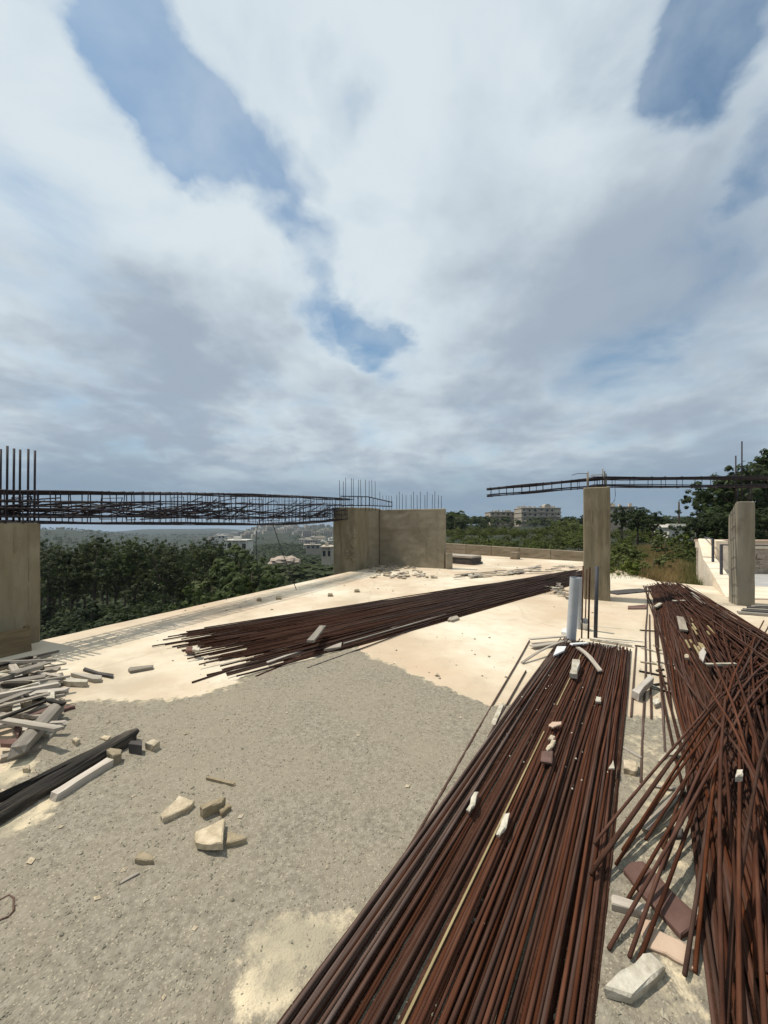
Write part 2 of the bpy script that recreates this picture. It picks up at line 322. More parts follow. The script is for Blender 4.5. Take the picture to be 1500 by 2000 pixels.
# ------------------------------------------------------------------ terrain
U = Vector((0.431, 0.902, 0)).normalized(); V = Vector((U.y, -U.x, 0))      # axes of the unfinished building
prof = {
 'L': [(0, -4.0), (10, -5.5), (25, -10.5), (40, -12.5), (70, -13.5), (120, -24), (250, -40), (500, -46), (900, -34), (1450, -11.5), (2600, -60), (4500, -90)],
 'M': [(0, -4.0), (10, -5.5), (25, -10.0), (40, -12.5), (70, -16), (120, -24), (250, -40), (500, -50), (900, -50), (1500, -44), (2600, -40), (3300, -30), (4500, -90)],
 'C': [(0, -4.0), (10, -5.0), (25, -9.0), (50, -12.5), (100, -18), (200, -27), (400, -37), (700, -34), (1100, -20), (1700, -8.5), (2600, -50), (4500, -90)],
 'R': [(0, -.4), (12, -.3), (20, -.25), (32, -.3), (60, -.1), (100, -.6), (160, .6), (250, 1.5), (380, 0), (700, -40), (1500, -70), (4500, -90)]}
def pz(p, r):
    P = prof[p]
    for (a, za), (b, zb) in zip(P, P[1:]):
        if r <= b:
            t = max(0, (r - a) / (b - a)); t = t * t * (3 - 2 * t); return za + (zb - za) * t
    return P[-1][1]
AZK = [(-180, 'L'), (-42, 'L'), (-31, 'M'), (-24, 'M'), (-17, 'C'), (1, 'C'), (9.5, 'R'), (100, 'R'), (170, 'L'), (180, 'L')]
def sstep(t): t = min(1, max(0, t)); return t * t * (3 - 2 * t)
def terr(x, y):
    r = math.hypot(x, y); az = math.degrees(math.atan2(x, y))
    z = 0
    for (a, pa), (b, pb) in zip(AZK, AZK[1:]):
        if az <= b:
            t = sstep((az - a) / (b - a)); z = pz(pa, r) * (1 - t) + pz(pb, r) * t; break
    k = min(1, max(0, (r - 26) / 60))
    z += k * (1.0 * noise.noise(Vector((x / 22, y / 22, 3))) + min(6, r / 90) * noise.noise(Vector((x / 140, y / 140, 9))) * .7)
    return z
mb = MB(); NA = 300; radii = [6]
while radii[-1] < 4300: radii.append(radii[-1] * 1.06 + .25)
for r in radii:
    for a in range(NA):
        q = 2 * math.pi * a / NA; x, y = r * math.sin(q), r * math.cos(q); mb.v.append((x, y, terr(x, y)))
for i in range(len(radii) - 1):
    for a in range(NA):
        b = (a + 1) % NA; mb.f.append((i * NA + a, i * NA + b, (i + 1) * NA + b, (i + 1) * NA + a)); mb.m.append(0)
c0 = len(mb.v); mb.v.append((0, 0, -4.5))
for a in range(NA): mb.f.append((a, c0, (a + 1) % NA)); mb.m.append(0)
tag(mb.build('terrain', M_TERR, smooth=True), kind='structure')
mb = MB(); n = 64; RS = 4700
mb.add([(RS * math.sin(2 * math.pi * k / n), RS * math.cos(2 * math.pi * k / n), -62) for k in range(n)], [tuple(range(n - 1, -1, -1))])
tag(mb.build('sea', M_SEA), kind='structure')
# air
mb = MB(); mb.box((0, 0, -40), (9600, 9600, 140))
hzm_ = bpy.data.materials.new('humid_air'); hzm_.use_nodes = True; t = hzm_.node_tree; t.nodes.remove(t.nodes['Principled BSDF'])
pv = t.nodes.new('ShaderNodeVolumePrincipled'); pv.inputs['Density'].default_value = 0.00014; pv.inputs['Color'].default_value = (.60, .72, .86, 1)
t.links.new(pv.outputs[0], t.nodes['Material Output'].inputs['Volume'])
tag(mb.build('haze', hzm_), kind='stuff')

# ------------------------------------------------------------------ the concrete deck
EA, EB = Vector((-4.75, 5.13, 0)), Vector((-1.07, 12.85, 0)); ED = (EB - EA).normalized()
edge_l = [EA - ED * 14]
k = 60
poly = []
for i in range(k + 1):
    s = -14 + i * (24.0 / k); p = EA + ED * s
    j = .02 * noise.noise(Vector((s * 1.7, 0, 0))) + .012 * noise.noise(Vector((s * 6, 4, 0)))
    poly.append((p.x + j, p.y - j * .4))
poly += [(3.3, 21.4), (8.9, 15.9), (7.75, 10.5), (9.4, 8.6), (13.5, 7.6), (13.5, -8.5)]
mb = MB(); mb.prism(poly, -.32, 0)
tag(mb.build('concrete_slab', M_SLAB), kind='structure')
mb = MB(); oct0 = [(1, 0, 0), (-1, 0, 0), (0, 1, 0), (0, -1, 0), (0, 0, 1), (0, 0, -1)]
for i in range(800):
    y = R.uniform(3, 15); x = R.uniform(-.62, .8) * y; k_ = (R.uniform(.003, .016) * R.random() ** 2 + .003) * (.6 + y / 12)
    if noise.noise(Vector((x * .6, y * .6, 0))) < -.02: continue
    mb.add([(x + v[0] * k_ * R.uniform(.7, 2), y + v[1] * k_ * R.uniform(.7, 2), .4 * k_ + v[2] * k_ * .6) for v in oct0], [(0, 2, 4), (2, 1, 4), (1, 3, 4), (3, 0, 4), (2, 0, 5), (1, 2, 5), (3, 1, 5), (0, 3, 5)])
tag(mb.build('slab_crumbs', M_CONC2), kind='stuff')
ins = [(EA.x + .5 - ED.x * 13, EA.y - ED.y * 13), (EA.x + .6 + ED.x * 10, EA.y - .2 + ED.y * 10), (3.2, 20.6), (8.3, 15.6), (7.3, 10.3), (9.0, 8.4), (13.2, 7.3), (13.2, -8.2)]
mb = MB(); mb.prism(ins, -6.5, -.323)
tag(mb.build('building_below', M_BODY), 'raw concrete storey under the cream roof deck', 'building')

# rough grey screed lying on the slab: its own sheet of real thickness, thinning out to ragged edges
def gp(L_): return [(G(x, y).x, G(x, y).y) for x, y in L_]
SC = [(-3.4, .3)] + gp([(-150, 1600), (60, 1440), (128, 1374), (200, 1368), (372, 1358), (440, 1338), (490, 1312), (590, 1285), (700, 1262), (735, 1285), (830, 1322), (900, 1350), (965, 1372), (1010, 1372)]) + \
     gp([(1060, 1365), (1225, 1395), (1310, 1400), (1420, 1420), (1600, 1440)]) + [(4, .3)]
HOLES = [gp([(440, 1905), (480, 1800), (560, 1770), (660, 1765), (760, 1790), (640, 1900), (560, 2040), (430, 2040)]),
         gp([(-30, 1660), (-30, 1600), (60, 1570), (130, 1540), (140, 1560), (95, 1610), (40, 1640)]),
         gp([(-60, 1560), (-40, 1490), (40, 1470), (88, 1482), (70, 1515), (10, 1545)]),
         gp([(1240, 1780), (1420, 1840), (1440, 2040), (1200, 2040), (1200, 1900)]),
         gp([(1205, 1430), (1305, 1425), (1345, 1560), (1390, 1750), (1400, 2040), (1190, 2040), (1200, 1700)]),
         gp([(482, 1560), (505, 1556), (510, 1575), (486, 1582)])]
def sdist(x, y, P):
    ins_ = False; best = 1e9; n = len(P)
    for i in range(n):
        x1, y1 = P[i]; x2, y2 = P[(i + 1) % n]
        if (y1 > y) != (y2 > y) and x < (x2 - x1) * (y - y1) / (y2 - y1) + x1: ins_ = not ins_
        dx, dy = x2 - x1, y2 - y1; t = max(0, min(1, ((x - x1) * dx + (y - y1) * dy) / (dx * dx + dy * dy + 1e-12)))
        best = min(best, math.hypot(x - x1 - t * dx, y - y1 - t * dy))
    return best if ins_ else -best
def screed_h(x, y):
    s = sdist(x, y, SC)
    p = Vector((x, y, 0))
    s += .10 * noise.noise(p * 3.1) + .07 * noise.noise(p * 9) + .045 * noise.noise(p * 24)
    return s
def gz(x, y):
    s = screed_h(x, y); p = Vector((x, y, 1.7))
    return -.004 + .016 * sstep((s + .03) / .18) + .0032 * noise.noise(p * 16) + .0030 * noise.noise(p * 45) + .003 * noise.noise(p * 4)
ST = .024
x0, x1, y0, y1 = -4.6, 3.9, .45, 5.4
nx, ny = int((x1 - x0) / ST), int((y1 - y0) / ST)
idx = {}; mb = MB(); hh = {}; thin = []
def thin_at(x, y, s):
    v = max(0, 1 - max(0, s) / (.30 + .22 * noise.noise(Vector((x * 1.3, y * 1.3, 4))))) ** 1.3 * .62
    for k, H in enumerate(HOLES):
        v = max(v, (sstep(.5 + sdist(x, y, H) / .22)) * (.62 if k not in (3, 4, 5) else .47))
    return v
for j in range(ny):
    y = y0 + j * ST
    lim = y * 1.25 + .8
    for i in range(nx):
        x = x0 + i * ST
        if abs(x) > lim: continue
        sh_ = screed_h(x, y); h = -.004 + .016 * sstep((sh_ + .03) / .18) + .0032 * noise.noise(Vector((x, y, 1.7)) * 16) + .003 * noise.noise(Vector((x, y, 1.7)) * 45) + .003 * noise.noise(Vector((x, y, 1.7)) * 4); hh[(i, j)] = h; tv = thin_at(x, y, sh_); thin.append(tv); idx[(i, j)] = len(mb.v); mb.v.append((x, y, h))
for (i, j) in idx:
    q = [(i, j), (i + 1, j), (i + 1, j + 1), (i, j + 1)]
    if all(a in idx for a in q) and max(hh[a] for a in q) > -.002:
        mb.f.append(tuple(idx[a] for a in q)); mb.m.append(0)
scr = mb.build('grey_screed', M_SCREED, smooth=True); at_ = scr.data.attributes.new('thin', 'FLOAT', 'POINT'); at_.data.foreach_set('value', thin); tag(scr, kind='structure')
# loose grit on the screed
mb = MB(); oct_v = [(1, 0, 0), (-1, 0, 0), (0, 1, 0), (0, -1, 0), (0, 0, 1), (0, 0, -1)]
oct_f = [(0, 2, 4), (2, 1, 4), (1, 3, 4), (3, 0, 4), (2, 0, 5), (1, 2, 5), (3, 1, 5), (0, 3, 5)]
cnt = 0
while cnt < 15000:
    y = .9 + 4.3 * R.random() ** 1.9; x = R.uniform(-1.1, 1.1) * y
    h = screed_h(x, y)
    if h < -.03 or (h < .05 and R.random() < .4): continue
    if thin_at(x, y, h) > .42 and R.random() < .85: continue
    big = R.random() < .02
    r = R.uniform(.0014, .0038) * (1 + .25 * y) if not big else R.uniform(.006, .011)
    q = R.random() * 6.3; cq, sq = math.cos(q), math.sin(q); sx, sy, sz = r * R.uniform(.8, 1.6), r * R.uniform(.7, 1.1), r * R.uniform(.45, .8)
    z = gz(x, y) + sz * .45
    vs = []
    for v in oct_v:
        a, b, c_ = v[0] * sx * R.uniform(.7, 1.2), v[1] * sy * R.uniform(.7, 1.2), v[2] * sz * R.uniform(.7, 1.1)
        vs.append((x + a * cq - b * sq, y + a * sq + b * cq, z + c_))
    mb.add(vs, oct_f); cnt += 1
tag(mb.build('gravel', M_PEBBLE), kind='stuff')

# ------------------------------------------------------------------ concrete members
def conc(name, polyxy, z0, z1, m, parent=None, cuts=9, amp=.006, top=None):
    bm = bmesh.new(); n = len(polyxy)
    A = sum(polyxy[i][0] * polyxy[(i + 1) % n][1] - polyxy[(i + 1) % n][0] * polyxy[i][1] for i in range(n))
    if A < 0: polyxy = polyxy[::-1]; top = top[::-1] if top else None
    lo = [bm.verts.new((p[0], p[1], z0)) for p in polyxy]
    hi = [bm.verts.new((p[0], p[1], (top[i] if top else z1))) for i, p in enumerate(polyxy)]
    bm.faces.new(lo[::-1]); bm.faces.new(hi)
    for i in range(n): bm.faces.new((lo[i], lo[(i + 1) % n], hi[(i + 1) % n], hi[i]))
    bmesh.ops.bevel(bm, geom=[e for e in bm.edges], offset=.018, segments=1, affect='EDGES', profile=.5)
    bmesh.ops.subdivide_edges(bm, edges=[e for e in bm.edges if e.calc_length() > .12], cuts=cuts, use_grid_fill=True)
    for v in bm.verts:
        p = v.co
        dz = noise.noise_vector(p * 2.3) * amp * 1.3 + noise.noise_vector(p * 11) * amp * .9
        edge = noise.noise(p * 14)
        v.co = p + Vector((dz.x, dz.y, dz.z * .6))
    me = bpy.data.meshes.new(name); bm.to_mesh(me); bm.free(); me.materials.append(m)
    o = bpy.data.objects.new(name, me); COL.objects.link(o)
    if parent: o.parent = parent
    return o
def rect(p, a, la, b, lb):
    """rectangle with corner p, sides la along a and lb along b"""
    p = Vector(p).to_3d(); return [tuple((p + q).xy) for q in (Vector(), a * la, a * la + b * lb, b * lb)]
def rod_between(mbx, a, b, r, sides=5, bend=.0, seg=1):
    a, b = Vector(a), Vector(b); pts = []
    ph = R.random() * 6
    for i in range(seg + 1):
        t = i / seg; p = a.lerp(b, t)
        if bend: p += Vector((math.sin(ph + t * 4), math.cos(ph * 1.3 + t * 3.1), math.sin(ph + 2.5 * t))) * bend * math.sin(math.pi * t)
        pts.append(p)
    mbx.tube(pts, r, sides)
def bars(parent, name, lst, r, m, bend=0):
    for a, b in lst:
        q = MB(); rod_between(q, a, b, r, 6, bend, 5 if bend else 1); q.build(name, m, parent, smooth=True)
def fins(parent, lines, wd=.012, th=.006, m=None):
    q = MB()
    for a, b, nrm in lines:
        a, b = Vector(a), Vector(b); d = (b - a); ln = d.length; d.normalize(); nrm = Vector(nrm).normalized(); s = d.cross(nrm)
        rot = Matrix((d, s, nrm)).transposed()
        nseg = max(1, int(ln / .35))
        for i in range(nseg):
            if R.random() < .18: continue
            t0, t1 = i / nseg, (i + 1) / nseg
            c = a.lerp(b, (t0 + t1) / 2) + s * R.uniform(-.003, .003)
            q.box(c, (ln / nseg * R.uniform(.8, 1.0), wd * R.uniform(.5, 1.2), th * 2 * R.uniform(.5, 1.2)), rot)
    return q.build('formwork_fin', m or M_CONC, parent)

# left pier
pc = Vector((-4.70, 5.066, 0))
root = empty('concrete_pier', (0, 0, 0), 'low board-marked concrete pier at the slab edge under the near end of the long cage', 'concrete pier')
conc('shaft', rect(pc, -U, 1.7, -V, .55), -.3, 1.63, M_CONC, root, cuts=11)
L_ = []
for s in (.13, .27, .44, .62, .8, 1.0, 1.2): L_.append((pc - U * s + Vector((0, 0, .02)), pc - U * s + Vector((0, 0, 1.6)), V))
fins(root, L_, .014, .006)
tops = [(0, 877), (13, 871), (26, 876), (38, 878), (54, 877), (67, 880), (-20, 872), (-40, 880)]
lst = []
for x, y in tops:
    k_ = (x - 750) / FPX; p = pc - V * R.uniform(.08, .16); s = (p.x - k_ * p.y) / (U.x - k_ * U.y); p = p - U * s
    d = p.y; X = p.x
    zt = EYE + (HOR - y) / FPX * d
    lst.append(((X, d, 1.5), (X + .01, d, zt)))
bars(root, 'starter_bar', lst, .013, M_CAGE)
q = MB(); q.box((0, 0, .15), (.62, .035, .30)); q.box((.29, .02, .16), (.05, .05, .32))
o = q.build('formwork_board', M_FORMW, loc=(-4.62, 4.42, .0)); o.rotation_euler = (rad(-8), 0, math.atan2(U.y, U.x)); 
tag(o, 'brown formwork board standing against the foot of the left pier', 'board')

# core walls in the middle
root = empty('core_wall', (0, 0, 0), 'corner of two tall shuttered concrete walls with rusty bars on top, at the middle of the slab edge', 'concrete wall')
PL = Vector((-1.77, 12.85, 0)); PR = Vector((-1.0, 12.7, 0)); CO = Vector((-.18, 14.62, 0)); WE = Vector((2.19, 13.42, 0))
u2 = (CO - PR).normalized(); v2 = (WE - CO).normalized(); f2 = (PR - PL).normalized()
conc('pier', [PL.xy, PR.xy, (PR + u2 * 1.1).xy, (PL + u2 * 1.1).xy], -.3, 2.2, M_CONC, root, cuts=12, amp=.012)
conc('return_wall', [(PR + u2 * .9 - v2 * .02).xy, (CO + u2 * .2 - v2 * .02).xy, (CO + u2 * .2 - v2 * .3).xy, (PR + u2 * .9 - v2 * .3).xy], -.3, 2.24, M_WALLC, root, cuts=10)
conc('long_wall', [CO.xy, WE.xy, (WE + u2 * .28).xy, (CO + u2 * .28).xy], -.3, 2.19, M_WALLC, root, cuts=14, amp=.008, top=None)
nw = Vector((v2.y, -v2.x, 0))
if nw.y > 0: nw = -nw
L_ = [(CO + v2 * .1 + Vector((0, 0, z)), WE - v2 * .25 + Vector((0, 0, z + .01)), nw) for z in (.5, 1.0, 1.42, 1.86)]
L_ += [(CO + v2 * s + Vector((0, 0, .1)), CO + v2 * s + Vector((0, 0, 2.1)), nw) for s in (2.36,)]
L_ += [(CO + v2 * 1.95 + Vector((0, 0, .2)), CO + v2 * 1.95 + Vector((0, 0, 1.45)), nw), (CO + v2 * 1.95 + Vector((0, 0, 1.45)), CO + v2 * 2.36 + Vector((0, 0, 1.47)), nw), (CO + v2 * 1.6 + Vector((0, 0, 1.0)), CO + v2 * 1.6 + Vector((0, 0, 2.1)), nw)]
fins(root, L_, .022, .010, M_WALLC)
fins(root, [(PL + f2 * s + Vector((0, 0, .05)), PL + f2 * s + Vector((0, 0, 2.1)), (f2.y, -f2.x, 0)) for s in (.16, .3, .5, .66)], .018, .008)
# honeycombed patch of rough concrete on the pier
q = MB()
for i in range(60):
    c = PR + u2 * R.uniform(.0, .14) - f2 * R.uniform(-.006, .34) + Vector((0, 0, R.uniform(.1, 1.3)))
    if R.random() < .5: c = PR - f2 * R.uniform(0, .33) + Vector((0, -.005, R.uniform(.3, 1.25)))
    s = R.uniform(.03, .10); q.box(c, (s * 1.6, s * .8, s * R.uniform(.5, 1.2)), Matrix.Rotation(R.random() * 3, 3, Vector((R.random(), R.random(), R.random())).normalized()))
q.build('honeycombed_patch', M_CONC, root)
q = MB(); q.box((0, 0, .28), (.22, .22, .56)); q.build('toe_block', M_WALLC, root, loc=WE + v2 * .16 + u2 * .05)
lst = []
for i, (x, y) in enumerate([(664, 938), (671, 940), (675, 933), (686, 934), (690, 935), (700, 937), (705, 937), (714, 937), (721, 939), (727, 938), (733, 940)]):
    d = 12.95 + (i % 3) * .3; a = AT(x, y, d); lst.append(((a.x, a.y, 2.1), (a.x + R.uniform(-.02, .02), a.y, a.z)))
for i, (x, y) in enumerate([(742, 960), (748, 968), (754, 968), (760, 968), (765, 968), (775, 966), (780, 960), (786, 965), (793, 967), (803, 966), (808, 960), (815, 967), (821, 960), (830, 967), (834, 960), (844, 966), (849, 959), (856, 967), (862, 968)]):
    t = (x - 735) / 132.0; p = CO.lerp(WE, t) + u2 * (.06 + .14 * (i % 2)); d = p.y; a = AT(x, y, d); lst.append(((a.x, a.y, 2.1), (a.x + R.uniform(-.015, .015), a.y, a.z)))
bars(root, 'starter_bar', lst, .010, M_CAGE)

# middle column and right column
cm = G(1139, 1170); 
def column(name, label, corner, a, la, b, lb, zt, m, top=None, extra=()):
    r_ = empty(name, (0, 0, 0), label, 'concrete column')
    conc('shaft', rect(corner, a, la, b, lb), -.3, zt, m, r_, cuts=10, amp=.007, top=top)
    return r_
U3 = Vector((math.sin(rad(30)), math.cos(rad(30)), 0)); V3 = Vector((U3.y, -U3.x, 0))
mid = column('concrete_column', 'tall square concrete column with a steel ladder cage lying across its top, behind the plastic pipe', cm, V3, .50, U3, .48, 2.40, M_CONC)
fins(mid, [(cm + V3 * s + Vector((0, 0, .05)), cm + V3 * s + Vector((0, 0, 2.35)), -U3) for s in (.15, .30, .43)], .016, .008)
lst = []
for x, yb, yt in [(1147, 952, 924), (1148.5, 940, 921), (1177, 950, 916), (1181, 950, 920), (1184, 952, 925)]:
    d = cm.y + .25; a = AT(x, yt, d); lst.append(((a.x, a.y, 2.3), tuple(a)))
bars(mid, 'starter_bar', lst, .014, M_WOODG)
cr = G(1438, 1182)
U4 = Vector((0.438, .899, 0)); V4 = Vector((U4.y, -U4.x, 0))
rt = empty('concrete_column', (0, 0, 0), 'grey concrete column with one chamfered top corner at the right, beside the raised court', 'concrete column')
pl = rect(cr, V4, .285, U4, .40); conc('shaft', pl, -.3, 2.06, M_CONC2, rt, cuts=10, amp=.006, top=[2.07, 2.06, 2.04, 1.80])
lst = []
for x, yb, yt in [(1441, 985, 950), (1462, 985, 952), (1468, 985, 940), (1437, 955, 890), (1449, 955, 862)]:
    d = cr.y + .22; a = AT(x, yt, d); lst.append(((a.x, a.y, 1.95), tuple(a)))
bars(rt, 'starter_bar', lst, .012, M_CAGE)

# parapet far behind, one board-cast length after another
pa, pb = Vector((3.35, 21.0, 0)), Vector((8.75, 16.0, 0)); pdv = (pb - pa).normalized(); pn = Vector((-pdv.y, pdv.x, 0))
root = empty('parapet_wall', (0, 0, 0), 'long low concrete parapet between the core wall and the tall column', 'parapet')
nseg = 5
for i in range(nseg):
    a = pa.lerp(pb, i / nseg) + pdv * .006; b = pa.lerp(pb, (i + 1) / nseg) - pdv * .006
    za, zb = .56 - .13 * i / nseg, .56 - .13 * (i + 1) / nseg
    if pn.y < 0: pn = -pn
    conc('wall_section', [a.xy, b.xy, (b + pn * .22).xy, (a + pn * .22).xy], -.3, .5, M_PARA, root, cuts=7, amp=.012, top=[za, zb, zb, za])
fins(root, [(pa + Vector((0, 0, .3)), pb + Vector((0, 0, .22)), -pn)], .03, .015, M_PARA)
o = conc('concrete_block', rect(G(996, 1092), pdv, .36, pn, .34), 0, .33, M_PARA, cuts=3, amp=.015)
tag(o, 'squat concrete block standing in front of the low parapet', 'block')
q = MB()
for i in range(4): q.box((R.uniform(-.03, .03), R.uniform(-.02, .02), .05 + .085 * i), (1.55 - .05 * i, .8, .075), m=0 if i < 3 else 1)
o = q.build('dark_hollow_stack', [M_SCRAPD, M_WOODL], loc=G(905, 1102) + Vector((0, .45, 0))); o.rotation_euler = (0, 0, math.atan2(pdv.y, pdv.x))  # added stack: dark layers in place of a shaded hollow, pale layer above
tag(o, 'low dark stack standing in for a hollow under a pale band, beside the core wall', 'stand-in stack')

# ------------------------------------------------------------------ reinforcement cages
cage = empty('rebar_cage', (0, 0, 0), 'long dark steel cage of many bars sagging from the left pier to the core wall', 'rebar cage')
C0, C1 = Vector((-5.05, 4.9, 0)), Vector((-1.42, 13.0, 0)); CD = (C1 - C0).normalized(); CN = Vector((CD.y, -CD.x, 0)); CL = (C1 - C0).length
def zc_lo(s):
    t = s / CL
    return 1.64 + (0 if t < .55 else .20 * ((t - .55) / .45) ** 2) - .02 * math.sin(math.pi * max(0, t))
def zc_hi(s):
    t = s / CL; return 2.03 + .46 * t + .05 * math.sin(math.pi * max(0, min(1, t))) if t > 0 else 2.03
def cpos(s, w_, f): return C0 + CD * s + CN * w_ + Vector((0, 0, zc_lo(s) * (1 - f) + zc_hi(s) * f))
for w_ in (-.24, -.08, .08, .24):
    for f in ((0, .2, .42, .7, 1.0) if abs(w_) > .2 else (0, .25, 1.0)):
        q = MB(); pts = []; ph = R.random() * 9
        for i in range(27):
            s = -1.6 + i * (CL + 1.9) / 26
            pts.append(cpos(s, w_ + .02 * math.sin(ph + s), f + .03 * math.sin(ph * 2 + s * 1.7)))
        q.tube(pts, .012 if f not in (0, 1.0) else .0155, 5); q.build('longitudinal_bar', M_CAGE, cage, smooth=True)
s = -1.5
while s < CL + .1:
    q = MB(); tl = R.uniform(-.05, .05); w1 = .26
    loop = [cpos(s + tl, -w1, -.04), cpos(s + R.uniform(-.03, .03), w1, -.04), cpos(s + R.uniform(-.03, .03), w1, 1.04), cpos(s + tl, -w1, 1.04)]
    q.tube(loop + [loop[0]], .0085, 4); q.build('stirrup', M_CAGE, cage)
    s += R.uniform(.11, .2)
# inner, half-finished second cage and crossing bars
for i in range(90):
    s0 = -1.3 + (CL + .3) * R.random() ** 1.5; ln = R.uniform(.5, 2.4)
    q = MB(); q.tube([cpos(s0, R.uniform(-.2, .2), R.uniform(.1, .5)), cpos(s0 + ln * .5, R.uniform(-.2, .2), R.uniform(.2, .7)), cpos(s0 + ln, R.uniform(-.2, .2), R.uniform(.3, .95))], .0095, 4)
    q.build('crossing_bar', M_CAGE, cage, smooth=True)
s = -1.0
while s < CL:
    q = MB(); w1 = .2; a_, b_ = R.uniform(.02, .2), R.uniform(.55, .95)
    loop = [cpos(s + R.uniform(-.1, .1), -w1, a_), cpos(s, w1, a_), cpos(s + R.uniform(-.1, .1), w1, b_), cpos(s, -w1, b_)]
    q.tube(loop + [loop[0]], .008, 4); q.build('stirrup', M_CAGE, cage); s += R.uniform(.28, .5)
for pts in ([(503, 1020, 9.1), (500, 1060, 9.2), (503, 1110, 9.25), (508, 1154, None)], [(530, 1015, 9.5), (545, 1060, 9.5), (565, 1115, 9.2), (579, 1152, None)]):
    q = MB(); q.tube([AT(x, y, d) if d else G(x, y) for x, y, d in pts], .009, 5); q.build('hanging_bar', M_CAGE, cage, smooth=True)
# cage left on top of the core wall
wc = empty('rebar_cage', (0, 0, 0), 'short light wall cage with open stirrups lying on top of the core wall', 'rebar cage')
A, B = AT(665, 988, 13.1), AT(766, 988, 14.4)
for dz, dn_ in ((0, 0), (.33, 0), (0, .3), (.33, .3)):
    q = MB(); q.tube([A + Vector((0, dn_, dz + .02)), A.lerp(B, .5) + Vector((0, dn_, dz + .02)), B + Vector((0, dn_, dz * .5 - .02))], .01, 5); q.build('longitudinal_bar', M_CAGE, wc)
for i in range(14):
    p = A.lerp(B, i / 13); h = .33 if i < 7 else .33 - (i - 6) * .022
    q = MB(); lp = [p + Vector((0, 0, .01)), p + Vector((0, .3, .01)), p + Vector((0, .3, h)), p + Vector((0, 0, h))]; q.tube(lp + [lp[0]], .007, 4); q.build('stirrup', M_CAGE, wc)
# ladder-like beams on the right
def ladder(root, a, b, hgt, wd, step, thick, sag=0.0):
    a, b = Vector(a), Vector(b); d = (b - a).normalized(); n_ = Vector((d.y, -d.x, 0)).normalized(); Lg = (b - a).length
    def pos(s, w_, z): 
        t = s / Lg; return a + d * s + n_ * w_ + Vector((0, 0, z - sag * 4 * t * (1 - t)))
    for w_ in (-wd / 2, 0, wd / 2):
        for z, rr in ((0, thick), (.035, thick), (hgt, thick), (hgt - .028, thick)):
            if z == .035 and w_ == 0: continue
            q = MB(); ph = R.random() * 8; q.tube([pos(Lg * i / 14, w_ + .008 * math.sin(ph + i), z + .006 * math.sin(ph + i * .8)) for i in range(15)], rr * (1.45 if z > .1 else 1.1), 5); q.build('longitudinal_bar', M_CAGE, root, smooth=True)
    s = .1
    while s < Lg:
        e = R.uniform(-.02, .02); q = MB(); lp = [pos(s, -wd / 2 - .012, -.012), pos(s + e, wd / 2 + .012, -.012), pos(s + e, wd / 2 + .012, hgt + .014), pos(s, -wd / 2 - .012, hgt + .014)]
        q.tube(lp + [lp[0]], .0075, 4); q.build('stirrup', M_CAGE, root); s += step * R.uniform(.8, 1.2)
lad1 = empty('rebar_ladder', (0, 0, 0), 'slim steel ladder cage pointing out into the air left of the tall column', 'rebar cage')
mtop = AT(1165, 953, cm.y + .25)
ladder(lad1, AT(951, 970, 9.1), mtop + Vector((.16, -.02, .03)), .195, .2, .17, .008)
lad2 = empty('rebar_ladder', (0, 0, 0), 'steel ladder cage bridging from the tall column to the chamfered one', 'rebar cage')
ladder(lad2, mtop + Vector((-.1, .03, .035)), AT(1640, 950, 7.1), .195, .22, .30, .0085, .012)
q = MB(); p = AT(1201, 950, 7.8); q.tube([p, p + Vector((.01, 0, -.2)), p + Vector((-.01, 0, -.3)), p + Vector((-.11, 0, -.42))], .005, 5)
o = q.build('tie_wire', M_CAGE, smooth=True); tag(o, 'thin loose wire dangling from the ladder cage beside the tall column', 'wire')
q = MB(); p = AT(1117, 928, 8.0); q.tube([p, AT(1128, 925, 8.0), AT(1148, 925, 8.0)], .006, 5); q.build('bent_tail', M_CAGE, lad1, smooth=True)
q = MB(); q.tube([AT(1148, 936, 8.0), AT(1156, 928, 8.0), AT(1176, 927, 8.0), AT(1180, 934, 8.0)], .01, 5); q.build('bent_tail', M_WOODG, lad1, smooth=True)

# ------------------------------------------------------------------ loose reinforcing bars
def rod_mesh(name, Lg, r, m, bend=.012, seg=18, sides=6):
    q = MB(); p1, p2, p3 = R.random() * 6, R.random() * 6, R.random() * 6; pts = []
    for i in range(seg + 1):
        x = Lg * i / seg
        pts.append((x, bend * (math.sin(p1 + x * .9) + .5 * math.sin(p2 + x * 2.1)), .25 * bend * math.sin(p3 + x * 1.1)))
    q.tube(pts, r, sides); return q.mesh(name, m, True)
def place(me, a, b, name='reinforcing_bar'):
    a, b = Vector(a), Vector(b); d = (b - a).normalized(); y = Vector((0, 0, 1)).cross(d).normalized(); z = d.cross(y)
    M = Matrix((d, y, z)).transposed().to_4x4(); M.translation = a
    return put(name, me, M)
stock = MB()
def stock_rod(a, b, r=.008, seg=6, bend=.01):
    a, b = Vector(a), Vector(b); ph = R.random() * 9; n_ = Vector(((b - a).y, -(b - a).x, 0)).normalized()
    stock.tube([a.lerp(b, i / seg) + n_ * bend * math.sin(ph + i) for i in range(seg + 1)], r, 5)
